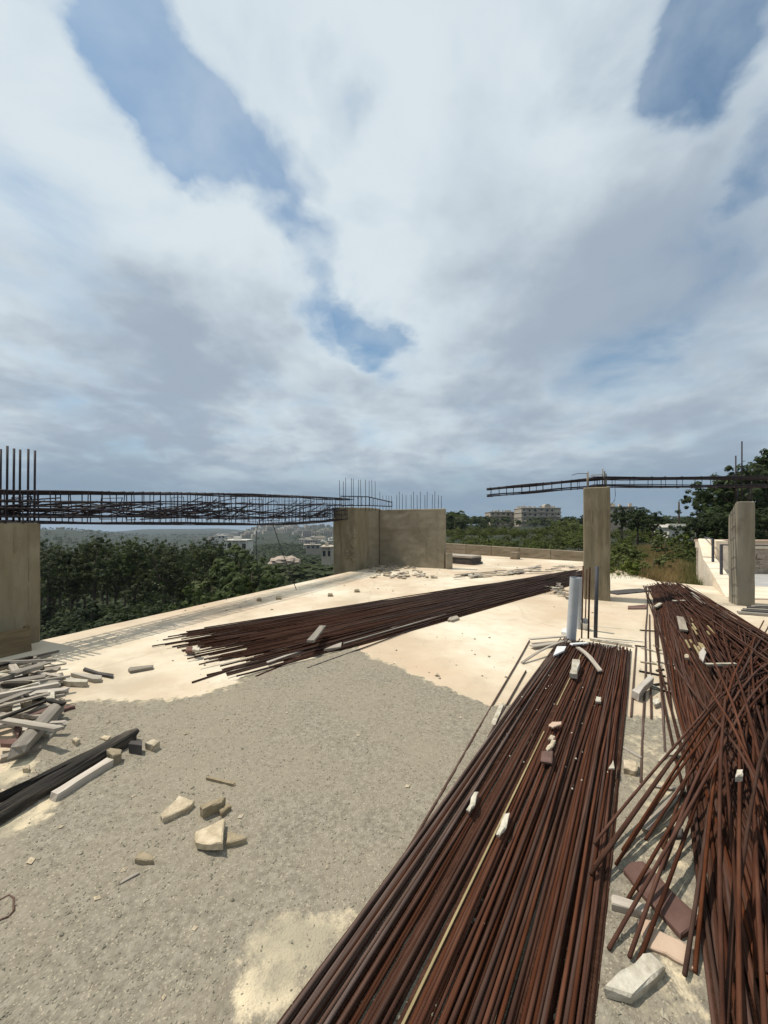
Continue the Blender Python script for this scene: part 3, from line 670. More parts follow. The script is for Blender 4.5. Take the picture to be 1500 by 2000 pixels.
# near bundle -------------------------------------------------------------
AX = Vector((.575, .818, 0)); AP = Vector((.818, -.575, 0)); NE = Vector((2.775, 4.885, 0))
nearM = [rod_mesh('near_bar', 12.0, .0077, M_RUST if k % 3 else M_RUSTD, .010) for k in range(6)]
nearG = [rod_mesh('near_bar', 12.0, .0080, M_RUSTG, .006) for k in range(3)]
LB = 'red-brown bar of the wide flat bundle between its yellow lath and its right rim'
LBI = 'dark brown bar in the wide flat bundle between greyed left rim and yellow lath'
LBL = 'greyed bar along the left rim of the wide flat bundle at the pipe'
LBR = 'brown bar along the right rim of the wide flat bundle at the pipe'
HW = .415
gap0, gap1 = -.095, -.065
def near_rod(wf, wn, z, e, me):
    a = NE + AP * wf + AX * e + Vector((0, 0, z)); b = NE + AP * wn - AX * 12 + Vector((0, 0, z))
    o = place(me, a, b); lb_ = LBL if wf < -.29 else LBR if wf > .33 else LBI if wf < gap0 else LB
    return tag(o, lb_, 'rebar', 'bars at the left rim of the near bundle' if lb_ is LBL else 'bars at the right rim of the near bundle' if lb_ is LBR else 'left inner bars of the near bundle' if lb_ is LBI else 'right inner bars of the near bundle')
nl0 = 46
for k in range(nl0):
    wv = -HW + (k + .5) / nl0 * 2 * HW
    if gap0 < wv < gap1: continue
    j = R.uniform(-.006, .006)
    me = R.choice(nearG) if (wv < -.29 and R.random() < .8) or (wv > .34 and R.random() < .6) else R.choice(nearM)
    near_rod(wv + j, wv + j + R.uniform(-.01, .01), .0105, R.uniform(-.08, .05), me)
k = 0
while k < 55:
    wv = R.uniform(-HW + .02, HW - .03)
    if gap0 - .01 < wv < gap1 + .01: continue
    dr = R.uniform(-.05, .05)
    wn = wv + dr * 1.4
    if (wv - gap0) * (wn - gap0) < 0: wn = wv
    wn = max(-HW, min(HW, wn))
    near_rod(wv, wn, .0262 + .0135 * (k % 2), R.uniform(-.12, .06), R.choice(nearM) if wv > -.27 or R.random() < .3 else R.choice(nearG)); k += 1
for k in range(13):
    wv = R.uniform(-.2, HW - .04); near_rod(wv, min(HW, wv + R.uniform(.02, .12)), .054, R.uniform(-.3, .1), R.choice(nearM))
for k in range(56):
    wv = R.uniform(-HW + .01, HW - .01) if k > 5 else gap0 + .03 * k / 5
    stock_rod(NE + AP * wv + AX * R.uniform(-.1, .05) + Vector((0, 0, .021)), NE + AP * wv - AX * 11 + Vector((0, 0, .021)), .0075, 10, .006)
# mid bundle --------------------------------------------------------------
MA = Vector((.77, .638, 0)).normalized(); MP = Vector((-MA.y, MA.x, 0)); ML, MR = Vector((-2.2, 4.72, 0)), Vector((5.45, 11.05, 0)); MLEN = (MR - ML).length
midM = [rod_mesh('mid_bar', 11.0, .0090, M_RUSTM, .03, 22) for k in range(6)]
LM = 'dark rusty steel bar in the frayed bundle lying across the middle of the cream slab'
def mid_ends(u):
    e = R.uniform(-.45, .45) + .75 * R.random() ** 3 + (-.22 * u)
    a = ML + MA * e + MP * (1.02 * u + R.uniform(-.11, .11)); b = MR + MP * (.58 * u + R.uniform(-.04, .04)) + MA * e
    return a, b
for k in range(64):
    u = -1 + 2 * (k + .5) / 64; a, b = mid_ends(u)
    z = .012 + .095 * (1 - u * u) * R.uniform(.8, 1.1)
    d = (b - a).normalized()
    o = place(midM[k % 6], a + Vector((0, 0, .012 + R.uniform(0, .03))), a + d * 11 + Vector((0, 0, z + .03))); tag(o, LM, 'rebar', 'bars of the middle bundle')
for k in range(230):
    u = R.uniform(-.97, .97); a, b = mid_ends(u); a += MA * R.uniform(0, .7) 
    zz = .01 + R.random() * .085 * (1 - u * u)
    stock_rod(a + Vector((0, 0, min(zz, .05))), b + Vector((0, 0, zz)), .009, 6, .015)
# right pile --------------------------------------------------------------
pileM = [rod_mesh('pile_bar', 12.0, .0080, M_RUST if k % 2 else M_RUSTD, .03, 22) for k in range(6)]
pileS = [rod_mesh('pile_bar', 7.0, .0095, M_RUST, .03, 14) for k in range(5)]
LP = 'rusty steel bar fanning out in the tangled heap along the right edge'
LPF = 'brown bar in the flat left strip of the heap at the right'
FE = Vector((7.05, 9.35, 0))
def xl(d): return 1.06 + .705 * (d - 1.185)
def fan_ends(t):
    f = FE + Vector((R.uniform(-.32, .32), R.uniform(-.35, .2), 0)) + Vector((.25 * t, .1, 0))
    nr = Vector((xl(1.2) + t * 1.9, 1.2, 0)); return f, nr
def fan_rod(t, zf, zn, own=True, lab=None):
    f, nr = fan_ends(t); d = (nr - f).normalized(); 
    a = f + Vector((0, 0, zf)); b = nr + Vector((0, 0, zn))
    if own:
        o = place(R.choice(pileM), a, b); tag(o, lab or LP, 'rebar', 'bars of the flat strip' if lab else 'bars of the right heap')
    else: stock_rod(a, a + (b - a).normalized() * 11.5, .0085, 12, .03)
for k in range(34): fan_rod(.01 + .20 * (k + .5) / 34 , R.uniform(.012, .05), R.uniform(.012, .045), True, LPF)
for k in range(34):
    t = .2 + .8 * (k + .5) / 34; fan_rod(t, R.uniform(.04, .16), .05 + .30 * sstep((t - .2) / .5) * R.uniform(.6, 1.1))
for k in range(60): fan_rod(R.uniform(.015, .21), R.uniform(.008, .03), R.uniform(.008, .02), False)
for k in range(190):
    t = R.uniform(.16, 1.05); fan_rod(t, R.uniform(.01, .10), .01 + .26 * sstep((t - .2) / .5) * R.random(), False)
# crossing bars: low ends by the near bundle, bending over the heap and lying down along it
LC = 'rusty bar crossing from the heap down toward the near bundle'
LD_ = 'brown bar splaying toward the camera from the knot of the right heap'
def bent_rod(a, b, far_len, zend, r, label, group, m):
    a, b = Vector(a), Vector(b); d = Vector((b.x - a.x, b.y - a.y, 0)); l1 = d.length; d.normalize(); y = Vector((-d.y, d.x, 0)); pts = []
    tot = l1 + far_len; n_ = 22; ph = R.random() * 6; bow = R.uniform(-.05, .05); sw = R.uniform(-.06, .02)
    for i in range(n_ + 1):
        x = tot * i / n_
        if x < l1: t = x / l1; z = (b.z - a.z) * (1.25 * t - .25 * t ** 3 if True else t)
        else: t = (x - l1) / far_len; z = (b.z - a.z) + (zend - b.z) * sstep(t)
        pts.append((x, bow * math.sin(math.pi * x / tot) + .01 * math.sin(ph + x * 1.7) + sw * max(0, x - l1) ** 2 * .3, z))
    q = MB(); q.tube(pts, r, 6); me = q.mesh('heap_bar', m, True)
    M = Matrix((d, y, Vector((0, 0, 1)))).transposed().to_4x4(); M.translation = a
    return tag(put('reinforcing_bar', me, M), label, 'rebar', group)
cross = [(1150, 1705, .07), (1157, 1688, .07), (1165, 1650, .075), (1190, 1855, .02), (1215, 1660, .02), (1205, 1690, .03), (1240, 1880, .02), (1232, 1872, .03),
         (1226, 1760, .02), (1262, 1640, .02), (1290, 1655, .03), (1300, 1700, .02), (1330, 1900, .03), (1352, 1895, .02)]
for i, (x, y, z) in enumerate(cross):
    a = G(x, y, z); b = G(1424 + 9 * (i % 5) + R.uniform(-14, 12), 1325 + R.uniform(-20, 45), .31 + R.uniform(-.04, .05))
    bent_rod(a, b, R.uniform(2.2, 4), R.uniform(.12, .24), .0076, LC, 'bars crossing the gap', R.choice([M_RUST, M_RUST, M_RUSTD]))
for k in range(19):
    yy = R.uniform(.7, 1.38); a = Vector((xl(yy) + R.choice([R.uniform(-.04, .06), R.uniform(.08, .5)]), yy, R.uniform(.02, .10)))
    b = G(R.uniform(1425, 1510), R.uniform(1340, 1480), R.uniform(.26, .38))
    bent_rod(a, b, R.uniform(2.0, 4.5), R.uniform(.1, .25), .0078, LD_, 'bars splaying from the heap', R.choice([M_RUST, M_RUST, M_RUSTD]))
tag(stock.build('rebar_stock', M_RUSTD, smooth=True), 'mass of dark rusty bars inside the bundles and the heap', 'rebar stock', kind='stuff')
# single bars
def single(pa_, pb_, r, m, label, za=.012, zb=.012, bend=.008):
    a, b = G(*pa_, za), G(*pb_, zb); Lg = (b - a).length
    o = place(rod_mesh('single_bar', Lg, r, m, bend, 16), a, b); tag(o, label, 'rebar'); return o
single((1035, 1251), (585, 2010), .0085, M_RUSTG, 'single greyish bar lying alone along the left side of the near bundle')
single((1027, 1310), (955, 1440), .008, M_RUSTG, 'short bar beside the far left end of the near bundle', bend=.003)
single((376, 1333), (560, 1272), .009, M_RUSTD, 'loose bar lying below the frayed left end of the middle bundle')
single((600, 1305), (880, 1202), .008, M_CAGE, 'thin dark bar at the front edge of the middle bundle')
single((500, 1322), (640, 1262), .012, M_RUSTD, 'dark bar on the border of the grey screed, in front of the middle bundle', bend=.004)
single((1266, 1150), (1250, 1530), .009, M_RUSTG, 'left of the two long greyish bars in the gap before the right heap')
single((1275, 1150), (1302, 1470), .009, M_RUSTG, 'right of the two long greyish bars in the gap before the right heap')
single((1268, 1200), (1273, 1405), .008, M_RUSTD, 'short dark bar between the two long bars of the gap', bend=.003)
single((1242, 1262), (1232, 1400), .008, M_RUSTG, 'greyish bar along the far right corner of the near bundle', bend=.003)
# yellow laths in the slots of the near bundle
for i, (wv, e0, e1, lab) in enumerate([(-.08, .5, 2.1, 'yellow wooden lath in the far part of the slot of the near bundle'), (-.08, 2.6, 4.7, 'yellow wooden lath in the near part of the slot of the near bundle')]):
    a = NE + AP * wv - AX * e0 + Vector((0, 0, .03)); q = MB(); q.box(((e1 - e0) / 2, 0, 0), (e1 - e0, .008, .010)); o = place(q.mesh('lath', M_LATH), a, a - AX, 'wooden_lath'); tag(o, lab, 'lath')

# ------------------------------------------------------------------ pipes and bars standing by the tall column
p0, p1 = G(1115, 1252), AT(1123, 1128, 5.02)
def pipe(name, a, b, r, m, label):
    a, b = Vector(a), Vector(b); q = MB(); n_ = 20; d = b - a
    for (ra, rb, z0, z1) in ((r, r, 0, 1),):
        q.tube([a, a + d * .5, b], r, n_, cap=False); q.tube([b, a + d * .5, a + d * .05], r * .92, n_, cap=False)
    k = len(q.v)
    dirv = d.normalized(); s1 = dirv.cross(Vector((0, 1, 0))).normalized(); s2 = dirv.cross(s1)
    ring = [b + (s1 * math.cos(6.2832 * i / n_) + s2 * math.sin(6.2832 * i / n_)) * rr for rr in (r, r * .92) for i in range(n_)]
    q.add(ring, [(i, (i + 1) % n_, n_ + (i + 1) % n_, n_ + i) for i in range(n_)])
    o = q.build(name, m, smooth=True); return tag(o, label, 'pipe')
pipe('plastic_pipe', p0, p1, .063, M_PVC, 'thick pale grey plastic pipe standing upright at the head of the near bundle')
pipe('plastic_pipe', G(1131, 1228), AT(1132, 1128, 5.6), .034, M_PVC, 'thin grey pipe upright just behind the thick one')
pipe('plastic_pipe', G(1143, 1228), AT(1143, 1213, 5.6), .06, M_SHEET, 'short white pipe stub on the slab between the standing bars')
for x, yb, yt, r, m, lab in [(1137, 1247, 1105, .010, M_RUSTD, 'leftmost of the standing bars, close to the thin pipe'), (1150, 1247, 1108, .012, M_RUST, 'brown upright bar in the middle of the standing bars'),
                             (1144, 1222, 1112, .009, M_RUST, 'thin brown upright bar over the white pipe stub'), (1164, 1245, 1106, .026, M_DGREY, 'thick dark post, rightmost of the standing bars')]:
    a = G(x - 1, yb); b = AT(x + 2, yt, a.y); q = MB(); q.tube([a, a.lerp(b, .5), b], r, 8); tag(q.build('standing_bar', m, smooth=True), lab, 'standing bar')

# ------------------------------------------------------------------ debris
def prism_px(name, pts, z0, th, m, label, cat, group=None, tilt=None, bev=.004):
    """loose flat piece whose upper face has these corners, at its own height and thickness"""
    zt = z0 + th; P = [G(x, y, zt) for x, y in pts]; c = sum(P, Vector()) / len(P); c.z = z0
    L_ = [(p - c).to_2d() for p in P]; n_ = len(L_)
    A = sum(L_[i].x * L_[(i + 1) % n_].y - L_[(i + 1) % n_].x * L_[i].y for i in range(n_))
    if A < 0: L_ = L_[::-1]
    if m in (M_STONE, M_STONED, M_WHITE, M_REDT, M_PINKT, M_BRICK) and n_ < 8 and max((L_[(i + 1) % n_] - L_[i]).length for i in range(n_)) > .05:
        L2 = []
        for i in range(n_):
            p_, q_ = L_[i], L_[(i + 1) % n_]; e_ = q_ - p_; nn_ = Vector((e_.y, -e_.x))
            L2 += [p_, p_.lerp(q_, R.uniform(.25, .42)) + nn_ * R.uniform(-.035, .03), p_.lerp(q_, R.uniform(.58, .75)) + nn_ * R.uniform(-.035, .03)]
        L_ = L2; n_ = len(L_)
    ang = 0; best = 0
    for i in range(n_):
        e = L_[(i + 1) % n_] - L_[i]
        if e.length > best: best = e.length; ang = math.atan2(e.y, e.x)
    rot = Matrix.Rotation(-ang, 2); L_ = [rot @ v for v in L_]
    b = min(bev, th * .3); j = lambda s: R.uniform(-s, s)
    rings = []
    for zz, inset in ((0, b * .5), (th - b, 0), (th, b * 1.4)):
        ring = []
        for v in L_:
            l_ = v.length or 1; u_ = v * (max(0.0, l_ - inset) / l_); ring.append((u_.x + j(b * .4), u_.y + j(b * .4), zz + j(b * .5)))
        rings.append(ring)
    q = MB(); vs = sum(rings, []); fs = [tuple(range(n_ - 1, -1, -1)), tuple(range(2 * n_, 3 * n_))]
    for k in range(2):
        fs += [(k * n_ + i, k * n_ + (i + 1) % n_, (k + 1) * n_ + (i + 1) % n_, (k + 1) * n_ + i) for i in range(n_)]
    q.add(vs, fs); o = q.build(name, m, loc=c); o.rotation_euler = (0, 0, ang)
    if tilt: o.rotation_euler = (rad(tilt[0]), rad(tilt[1]), ang)
    return tag(o, label, cat, group)
def plank(name, a, b, wd, th, m, label, cat, group=None, taper=1.0, ends=.02, roll=0.0, bow=0.0):
    a, b = Vector(a), Vector(b); d = b - a; Lg = d.length; q = MB(); n_ = 5; vs = []
    for i in range(n_ + 1):
        t = i / n_; w_ = wd * (1 + (taper - 1) * t) * R.uniform(.93, 1.05); x = Lg * t
        if i in (0, n_): x += R.uniform(-ends, ends)
        zb = bow * math.sin(math.pi * t)
        for (yy, zz) in ((-w_ / 2, -th / 2), (w_ / 2, -th / 2), (w_ / 2, th / 2), (-w_ / 2, th / 2)): vs.append((x + R.uniform(-ends, ends) * .5, yy + R.uniform(-.05, .05) * wd, zz + zb + R.uniform(-.06, .06) * th))
    fs = [(3, 2, 1, 0), tuple(n_ * 4 + k for k in (0, 1, 2, 3))] + [(i * 4 + k, i * 4 + (k + 1) % 4, (i + 1) * 4 + (k + 1) % 4, (i + 1) * 4 + k) for i in range(n_) for k in range(4)]
    q.add(vs, fs); o = place(q.mesh(name, m), a, b, name)
    if roll: o.matrix_basis = o.matrix_basis @ Matrix.Rotation(rad(roll), 4, 'X')
    return tag(o, label, cat, group)
def gnarled(name, a, b, wd, th, m, label, cat, n_=26, rough=.16, z=.0):
    a, b = G(a[0], a[1], z + th / 2), G(b[0], b[1], z + th / 2); Lg = (b - a).length; q = MB(); K = 10; sd_ = R.random() * 50; vs = []
    for i in range(n_ + 1):
        t = i / n_; x = Lg * t
        for k in range(K):
            an = 2 * math.pi * k / K; c, s_ = math.cos(an), math.sin(an); sq = 1 / max(abs(c), abs(s_)) ** .75
            nz_ = noise.noise(Vector((x * 1.1, c * 2.6 + sd_, s_ * 2.6))) * 1.5 + noise.noise(Vector((x * 9, c * 4 + sd_, s_ * 4))) * .7
            rr = .5 * sq * (1 + rough * nz_ + .5 * rough * noise.noise(Vector((x * .7, k * 3.3 + sd_, 2)))); e = 0
            if i in (0, n_): e = R.uniform(-.5, .5) * th; rr *= .92
            vs.append((x + e, c * rr * wd, s_ * rr * th))
    fs = [tuple(range(K - 1, -1, -1)), tuple(n_ * K + k for k in range(K))] + [(i * K + k, i * K + (k + 1) % K, (i + 1) * K + (k + 1) % K, (i + 1) * K + k) for i in range(n_) for k in range(K)]
    q.add(vs, fs); return tag(place(q.mesh(name, m), a, b, name), label, cat)
def plank_px(name, a, b, wd, th, m, label, cat, z=.0, z2=None, **kw):
    return plank(name, G(a[0], a[1], z + th / 2), G(b[0], b[1], (z if z2 is None else z2) + th / 2), wd, th, m, label, cat, **kw)

S = 'stone'
prism_px('stone_slab', [(313, 1590), (350, 1553), (380, 1563), (366, 1578), (318, 1597)], .01, .035, M_STONE, 'flat five-sided limestone offcut lying left of the stone pair on the screed', S)
prism_px('stone_slab', [(390, 1573), (428, 1558), (441, 1556), (433, 1566), (396, 1580)], .01, .06, M_STONED, 'dull brown stone block behind the big pale slab', S)
prism_px('stone_slab', [(427, 1580), (446, 1568), (452, 1574), (432, 1588)], .01, .03, M_STONED, 'small stone tucked against the dull brown block', S)
prism_px('stone_slab', [(444, 1624), (478, 1630), (482, 1636), (442, 1646)], .01, .03, M_STONED, 'flat stone half under the big pale slab', S)
o = prism_px('stone_slab', [(381, 1633), (384, 1618), (441, 1597), (437, 1655), (400, 1650), (384, 1643)], .02, .035, M_STONE, 'big pale fan-shaped limestone slab propped on a smaller stone', S, tilt=(-8, 6))
prism_px('stone_slab', [(262, 1678), (274, 1660), (297, 1668), (300, 1681)], .01, .025, M_STONED, 'small low stone standing apart below the big pale slab', S)
prism_px('stone_slab', [(283, 1450), (300, 1442), (313, 1448), (300, 1456)], .01, .05, M_STONE, 'squarish stone just past the end of the charred timber', S)
prism_px('stone_slab', [(251, 1452), (256, 1446), (278, 1446), (277, 1456)], .005, .075, M_SCRAPD, 'dark cube-like stone at the tip of the charred timber', S)
prism_px('stone_slab', [(205, 1464), (215, 1460), (238, 1463), (236, 1472), (220, 1476)], .005, .07, M_STONED, 'brown block wedged beside the charred timber', S)
prism_px('stone_slab', [(140, 1442), (150, 1438), (157, 1443), (148, 1449)], .01, .035, M_STONE, 'small pale stone between the scrap heap and the charred timber', S)
prism_px('stone_slab', [(193, 1441), (204, 1435), (217, 1437), (210, 1444)], .01, .015, M_STONE, 'thin pale flake behind the charred timber', S)
prism_px('stone_slab', [(44, 1500), (52, 1492), (59, 1493), (57, 1501)], .01, .03, M_STONE, 'pale chip on the bare patch left of the charred timber', S)
prism_px('stone_slab', [(0, 1545), (3, 1540), (12, 1540), (12, 1549)], .01, .03, M_STONE, 'pale chip at the left edge near the charred timber', S)
for i, (x, y, s_) in enumerate([(363, 1437, 4), (212, 1414, 4), (443, 1408, 3), (853, 1320, 5), (300, 1680, 3), (60, 1688, 8), (243, 1705, 6), (320, 1955, 5), (796, 1540, 5), (470, 1600, 5), (560, 1395, 3), (700, 1440, 4), (900, 1405, 3), (190, 1760, 6), (380, 1820, 5), (120, 1620, 5), (640, 1700, 5), (260, 1560, 4)]):
    c = G(x, y); q = MB(); k_ = s_ * c.y / FPX
    q.add([Vector(v) * k_ * R.uniform(.7, 1.15) for v in oct_v], oct_f); o = q.build('stone_chip', M_STONE, loc=(c.x, c.y, .012 + k_ * .3)); o.scale = (1.3, 1, .55); o.rotation_euler = (0, 0, R.random() * 6)
    tag(o, 'small loose stone chip lying singly on the open screed', 'stone chip', 'stray stone chips')
plank_px('root_piece', (405, 1520), (455, 1532), .018, .018, M_STONED, 'crooked brown stick on the screed behind the two stones', 'stick', z=.01)
plank_px('wood_splinter', (245, 1720), (270, 1706), .012, .01, M_WOODG, 'thin grey splinter low on the screed', 'splinter', z=.008)
q = MB(); q.tube([G(*p, .014) for p in [(-14, 1802), (16, 1790), (27, 1778), (27, 1754), (18, 1748), (-16, 1766)]], .004, 6); tag(q.build('bent_tie', M_RUSTG, smooth=True), 'bent rusty tie loop at the left edge of the screed', 'tie')
# timbers at the left
gnarled('charred_timber', (-25, 1606), (262, 1434), .10, .085, M_WOODD, 'long thick charred timber lying across the left of the screed', 'timber', rough=.24)
gnarled('charred_timber', (-25, 1570), (240, 1440), .06, .05, M_WOODD, 'thinner blackened timber alongside the thick charred one', 'timber', rough=.3, z=.03)
plank_px('pale_plank', (97, 1562), (212, 1490), .055, .045, M_WOODL, 'pale sawn plank leaning along the charred timber', 'plank', z=.008, taper=1.1)
gnarled('grey_beam', (36, 1466), (114, 1380), .10, .09, M_WOODG, 'weathered grey beam with a split end across the scrap heap', 'beam', rough=.10, z=.04)
plank_px('split_wood', (0, 1482), (76, 1462), .05, .03, M_WOODG, 'grey split board under the near end of the weathered beam', 'board', z=.005)
prism_px('red_tile', [(46, 1396), (57, 1377), (103, 1376), (88, 1390), (64, 1396)], .07, .03, M_REDT, 'larger red clay tile in the scrap heap behind the grey beam', 'tile')
prism_px('red_tile', [(0, 1452), (0, 1443), (33, 1441), (34, 1452)], .05, .03, M_REDT, 'red clay tile at the left edge of the scrap heap', 'tile')
prism_px('red_tile', [(26, 1422), (37, 1412), (44, 1420), (36, 1436)], .05, .03, M_REDT, 'small broken red tile leaning under the grey beam', 'tile')
prism_px('red_tile', [(122, 1378), (146, 1376), (147, 1379), (124, 1385)], .005, .03, M_REDT, 'red tile edge sticking out past the tip of the grey beam', 'tile')
prism_px('white_block', [(90, 1362), (93, 1348), (108, 1349), (107, 1363)], .06, .09, M_WHITE, 'white block standing at the right end of the scrap heap', 'block')
prism_px('white_block', [(24, 1388), (26, 1368), (40, 1366), (40, 1388)], .08, .04, M_WHITE, 'flat white block on the middle of the scrap heap', 'block')
prism_px('cream_stone', [(41, 1372), (46, 1363), (62, 1362), (62, 1371)], .09, .04, M_STONE, 'cream stone lump on top of the scrap heap', S)
prism_px('grey_slate', [(0, 1362), (0, 1342), (18, 1336), (30, 1350), (10, 1362)], .07, .025, M_WOODG, 'broad grey sheet at the left of the scrap heap', 'sheet')
LH = 'weathered scrap of wood in the heap of planks at the foot of the left pier'
k = 0
while k < 62:
    x, y = R.uniform(-60, 128), R.uniform(1296, 1440)
    if y > 1300 + 1.15 * (140 - max(0, x - 40)) or y < 1325 - .2 * (x + 0) * .5 - 10: continue
    if x > 60 and y > 1385: continue
    a = G(x, y, .0); ang = R.gauss(.45, .55); Lg = R.uniform(.18, .75); zz = R.uniform(.0, .15) * (1 if x < 95 else .25)
    d = Vector((math.cos(ang), math.sin(ang), R.uniform(-.06, .06))); a.z = zz + .012
    b = a + d * Lg; b.z = max(.01, b.z)
    if 750 + FPX * b.x / b.y > 132 or (a - b).length < .05: continue
    plank('scrap_wood', a, b, R.uniform(.025, .075), R.uniform(.012, .04), R.choice([M_WOODL, M_WOODL, M_WOODG, M_WHITE, M_WOODG, M_WOODD]), LH, 'scrap wood', 'scrap wood heap', ends=.03, roll=R.uniform(-14, 14)); k += 1
for k in range(26):
    x = R.uniform(-80, 110); y = R.uniform(1290, 1322) - x * .06; a = G(x, y, .0); a.z = .015
    b = a + (U * 1).normalized() * R.uniform(.4, 1.0) * R.choice([1, 1, -1]) + Vector((R.uniform(-.06, .06), 0, 0)); b.z = .015
    if 750 + FPX * b.x / b.y > 118: continue
    plank('scrap_batten', a, b, R.uniform(.02, .04), .02, R.choice([M_WOODG, M_WOODD, M_WOODL]), 'narrow batten lying along the pier side of the scrap heap', 'batten', 'battens beside the left pier')
prism_px('wood_chunk', [(162, 1306), (165, 1303), (192, 1311), (222, 1316), (220, 1321), (195, 1316)], .004, .025, M_SCRAPD, 'dark jagged strip farthest out on the cream slab from the scrap heap', 'wood strip')
prism_px('wood_chunk', [(138, 1314), (145, 1313), (199, 1319), (198, 1325), (182, 1326)], .004, .04, M_WOODG, 'grey board piece on the cream slab next to the dark strip', 'wood strip')
prism_px('wood_chunk', [(102, 1322), (120, 1321), (172, 1327), (170, 1332), (135, 1331)], .004, .05, M_WHITE, 'whitish board piece on the cream slab at the tip of the scrap heap', 'wood strip')
prism_px('wood_chunk', [(250, 1306), (253, 1303), (300, 1298), (299, 1302), (254, 1310)], .004, .03, M_WOODG, 'single grey plank alone on the cream slab', 'wood strip')
# pieces by the near bundle
T = .075
prism_px('wood_block', [(1112, 1314), (1118, 1287), (1133, 1288), (1127, 1316)], T, .05, M_WHITE, 'pale block on the far end of the near bundle', 'block')
plank_px('pale_plank', (1128, 1264), (1172, 1310), .045, .018, M_WOODL, 'curved pale plank fallen over the far end of the near bundle', 'plank', z=T, bow=.03)
plank_px('pale_strip', (1020, 1294), (1102, 1252), .03, .012, M_WOODL, 'thin pale strip poking out left of the pipe foot', 'strip', z=.01, z2=.09, bow=.03)
plank_px('grey_sheet', (1040, 1262), (1110, 1252), .09, .012, M_WOODG, 'grey crumpled sheet left of the pipe foot', 'sheet', z=.03)
plank_px('grey_sheet', (1036, 1248), (1112, 1242), .05, .015, M_WOODL, 'pale board behind the crumpled grey sheet', 'board', z=.05)
plank_px('white_strip', (1118, 1258), (1145, 1256), .05, .015, M_SHEET, 'white strip wrapped round the pipe foot', 'strip', z=.06)
plank_px('white_rail', (1150, 1248), (1238, 1262), .03, .03, M_WHITE, 'white rail along the far ends of the near bundle', 'rail', z=.004)
prism_px('white_scrap', [(1080, 1280), (1088, 1262), (1106, 1262), (1102, 1270)], .06, .02, M_SHEET, 'small white scrap beside the pipe foot', 'scrap')
prism_px('white_scrap', [(1096, 1233), (1100, 1226), (1116, 1228), (1112, 1236)], .0, .05, M_SHEET, 'white lump behind the pipe foot', 'scrap')
prism_px('bark_piece', [(1071, 1416), (1078, 1409), (1098, 1409), (1095, 1415), (1080, 1420)], T, .012, M_PINKT, 'orange bark flake on the near bundle', 'bark')
prism_px('pale_stone', [(1070, 1442), (1076, 1434), (1085, 1438), (1080, 1444)], T, .018, M_STONE, 'little pale stone highest of those on the near bundle', S)
prism_px('pale_stone', [(1066, 1462), (1078, 1444), (1086, 1445), (1080, 1456), (1070, 1465)], T, .022, M_STONE, 'longish pale stone above the red tile on the near bundle', S)
prism_px('red_tile', [(1056, 1486), (1058, 1466), (1080, 1466), (1078, 1489)], T, .015, M_REDT, 'square red tile chip lying on the near bundle', 'tile')
prism_px('pale_stone', [(1163, 1368), (1164, 1360), (1174, 1361), (1174, 1370)], T, .02, M_WHITE, 'white stone lump on the right half of the near bundle', S)
prism_px('white_chip', [(911, 1580), (926, 1546), (935, 1545), (928, 1570), (917, 1584)], .06, .014, M_WHITE, 'white splinter at the left side of the near bundle', 'chip')
prism_px('white_chip', [(969, 1628), (985, 1588), (996, 1586), (989, 1614), (976, 1630)], T, .014, M_WHITE, 'white splinter on the dark bars, nearest to the camera', 'chip')
prism_px('white_chip', [(1188, 1500), (1198, 1484), (1200, 1500)], T, .012, M_WHITE, 'small white triangle at the right rim of the near bundle', 'chip')
for i in range(26):
    s_ = R.uniform(.1, 3.4); wv = R.uniform(-.36, .38); c = NE + AP * wv - AX * s_; q = MB(); k_ = R.uniform(.003, .008)
    q.add([Vector(v) * k_ * R.uniform(.7, 1.2) for v in oct_v], oct_f); o = q.build('white_crumb', M_WHITE, loc=(c.x, c.y, .062)); tag(o, 'tiny white crumb caught on the bars of the near bundle', 'crumb', 'crumbs on the near bundle')
plank_px('white_lath', (962, 1418), (980, 1378), .035, .02, M_WHITE, 'white lath left of the near bundle beside the short bar', 'lath', z=.008)
# brick with a hollow groove, leaning in the gap
rb_ = prism_px('hollow_brick', [(1233, 1343), (1268, 1320), (1276, 1325), (1247, 1349)], .03, .075, M_BRICK, 'pale brick lying askew in the gap between the bundle and the heap', 'brick', tilt=(6, -5))
prism_px('yellow_stone', [(1218, 1500), (1218, 1482), (1243, 1486), (1246, 1500), (1240, 1506)], .008, .04, M_STONE, 'yellowish stone at the right rim of the near bundle', S)
plank_px('grey_stick', (1220, 1462), (1247, 1478), .02, .015, M_WOODL, 'pale stick above the yellowish stone', 'stick', z=.008)
prism_px('pale_scrap', [(1275, 1368), (1286, 1362), (1288, 1372), (1278, 1376)], .01, .03, M_WHITE, 'pale scrap on the two long bars of the gap', 'scrap')
o = prism_px('red_tile', [(1217, 1697), (1232, 1682), (1255, 1680), (1374, 1797), (1330, 1826)], .006, .03, M_REDT, 'long thick reddish tile under the crossing bars at the lower right', 'tile', bev=.004)
prism_px('pink_tile', [(1243, 1793), (1272, 1795), (1282, 1813), (1358, 1854), (1359, 1897), (1300, 1862), (1258, 1846)], .012, .012, M_PINKT, 'thin pale pink slab under the long reddish tile', 'tile')
prism_px('striped_wood', [(1194, 1750), (1196, 1746), (1270, 1768), (1270, 1786), (1194, 1764)], .012, .03, M_WOODL, 'cracked bleached wood piece left of the long reddish tile', 'wood')
o = prism_px('white_chunk', [(1180, 1928), (1208, 1900), (1242, 1876), (1254, 1858), (1270, 1857), (1299, 1884), (1280, 1908), (1232, 1946)], .012, .035, M_WHITE, 'thick cracked white chunk at the bottom by the near bundle', 'chunk', bev=.007)
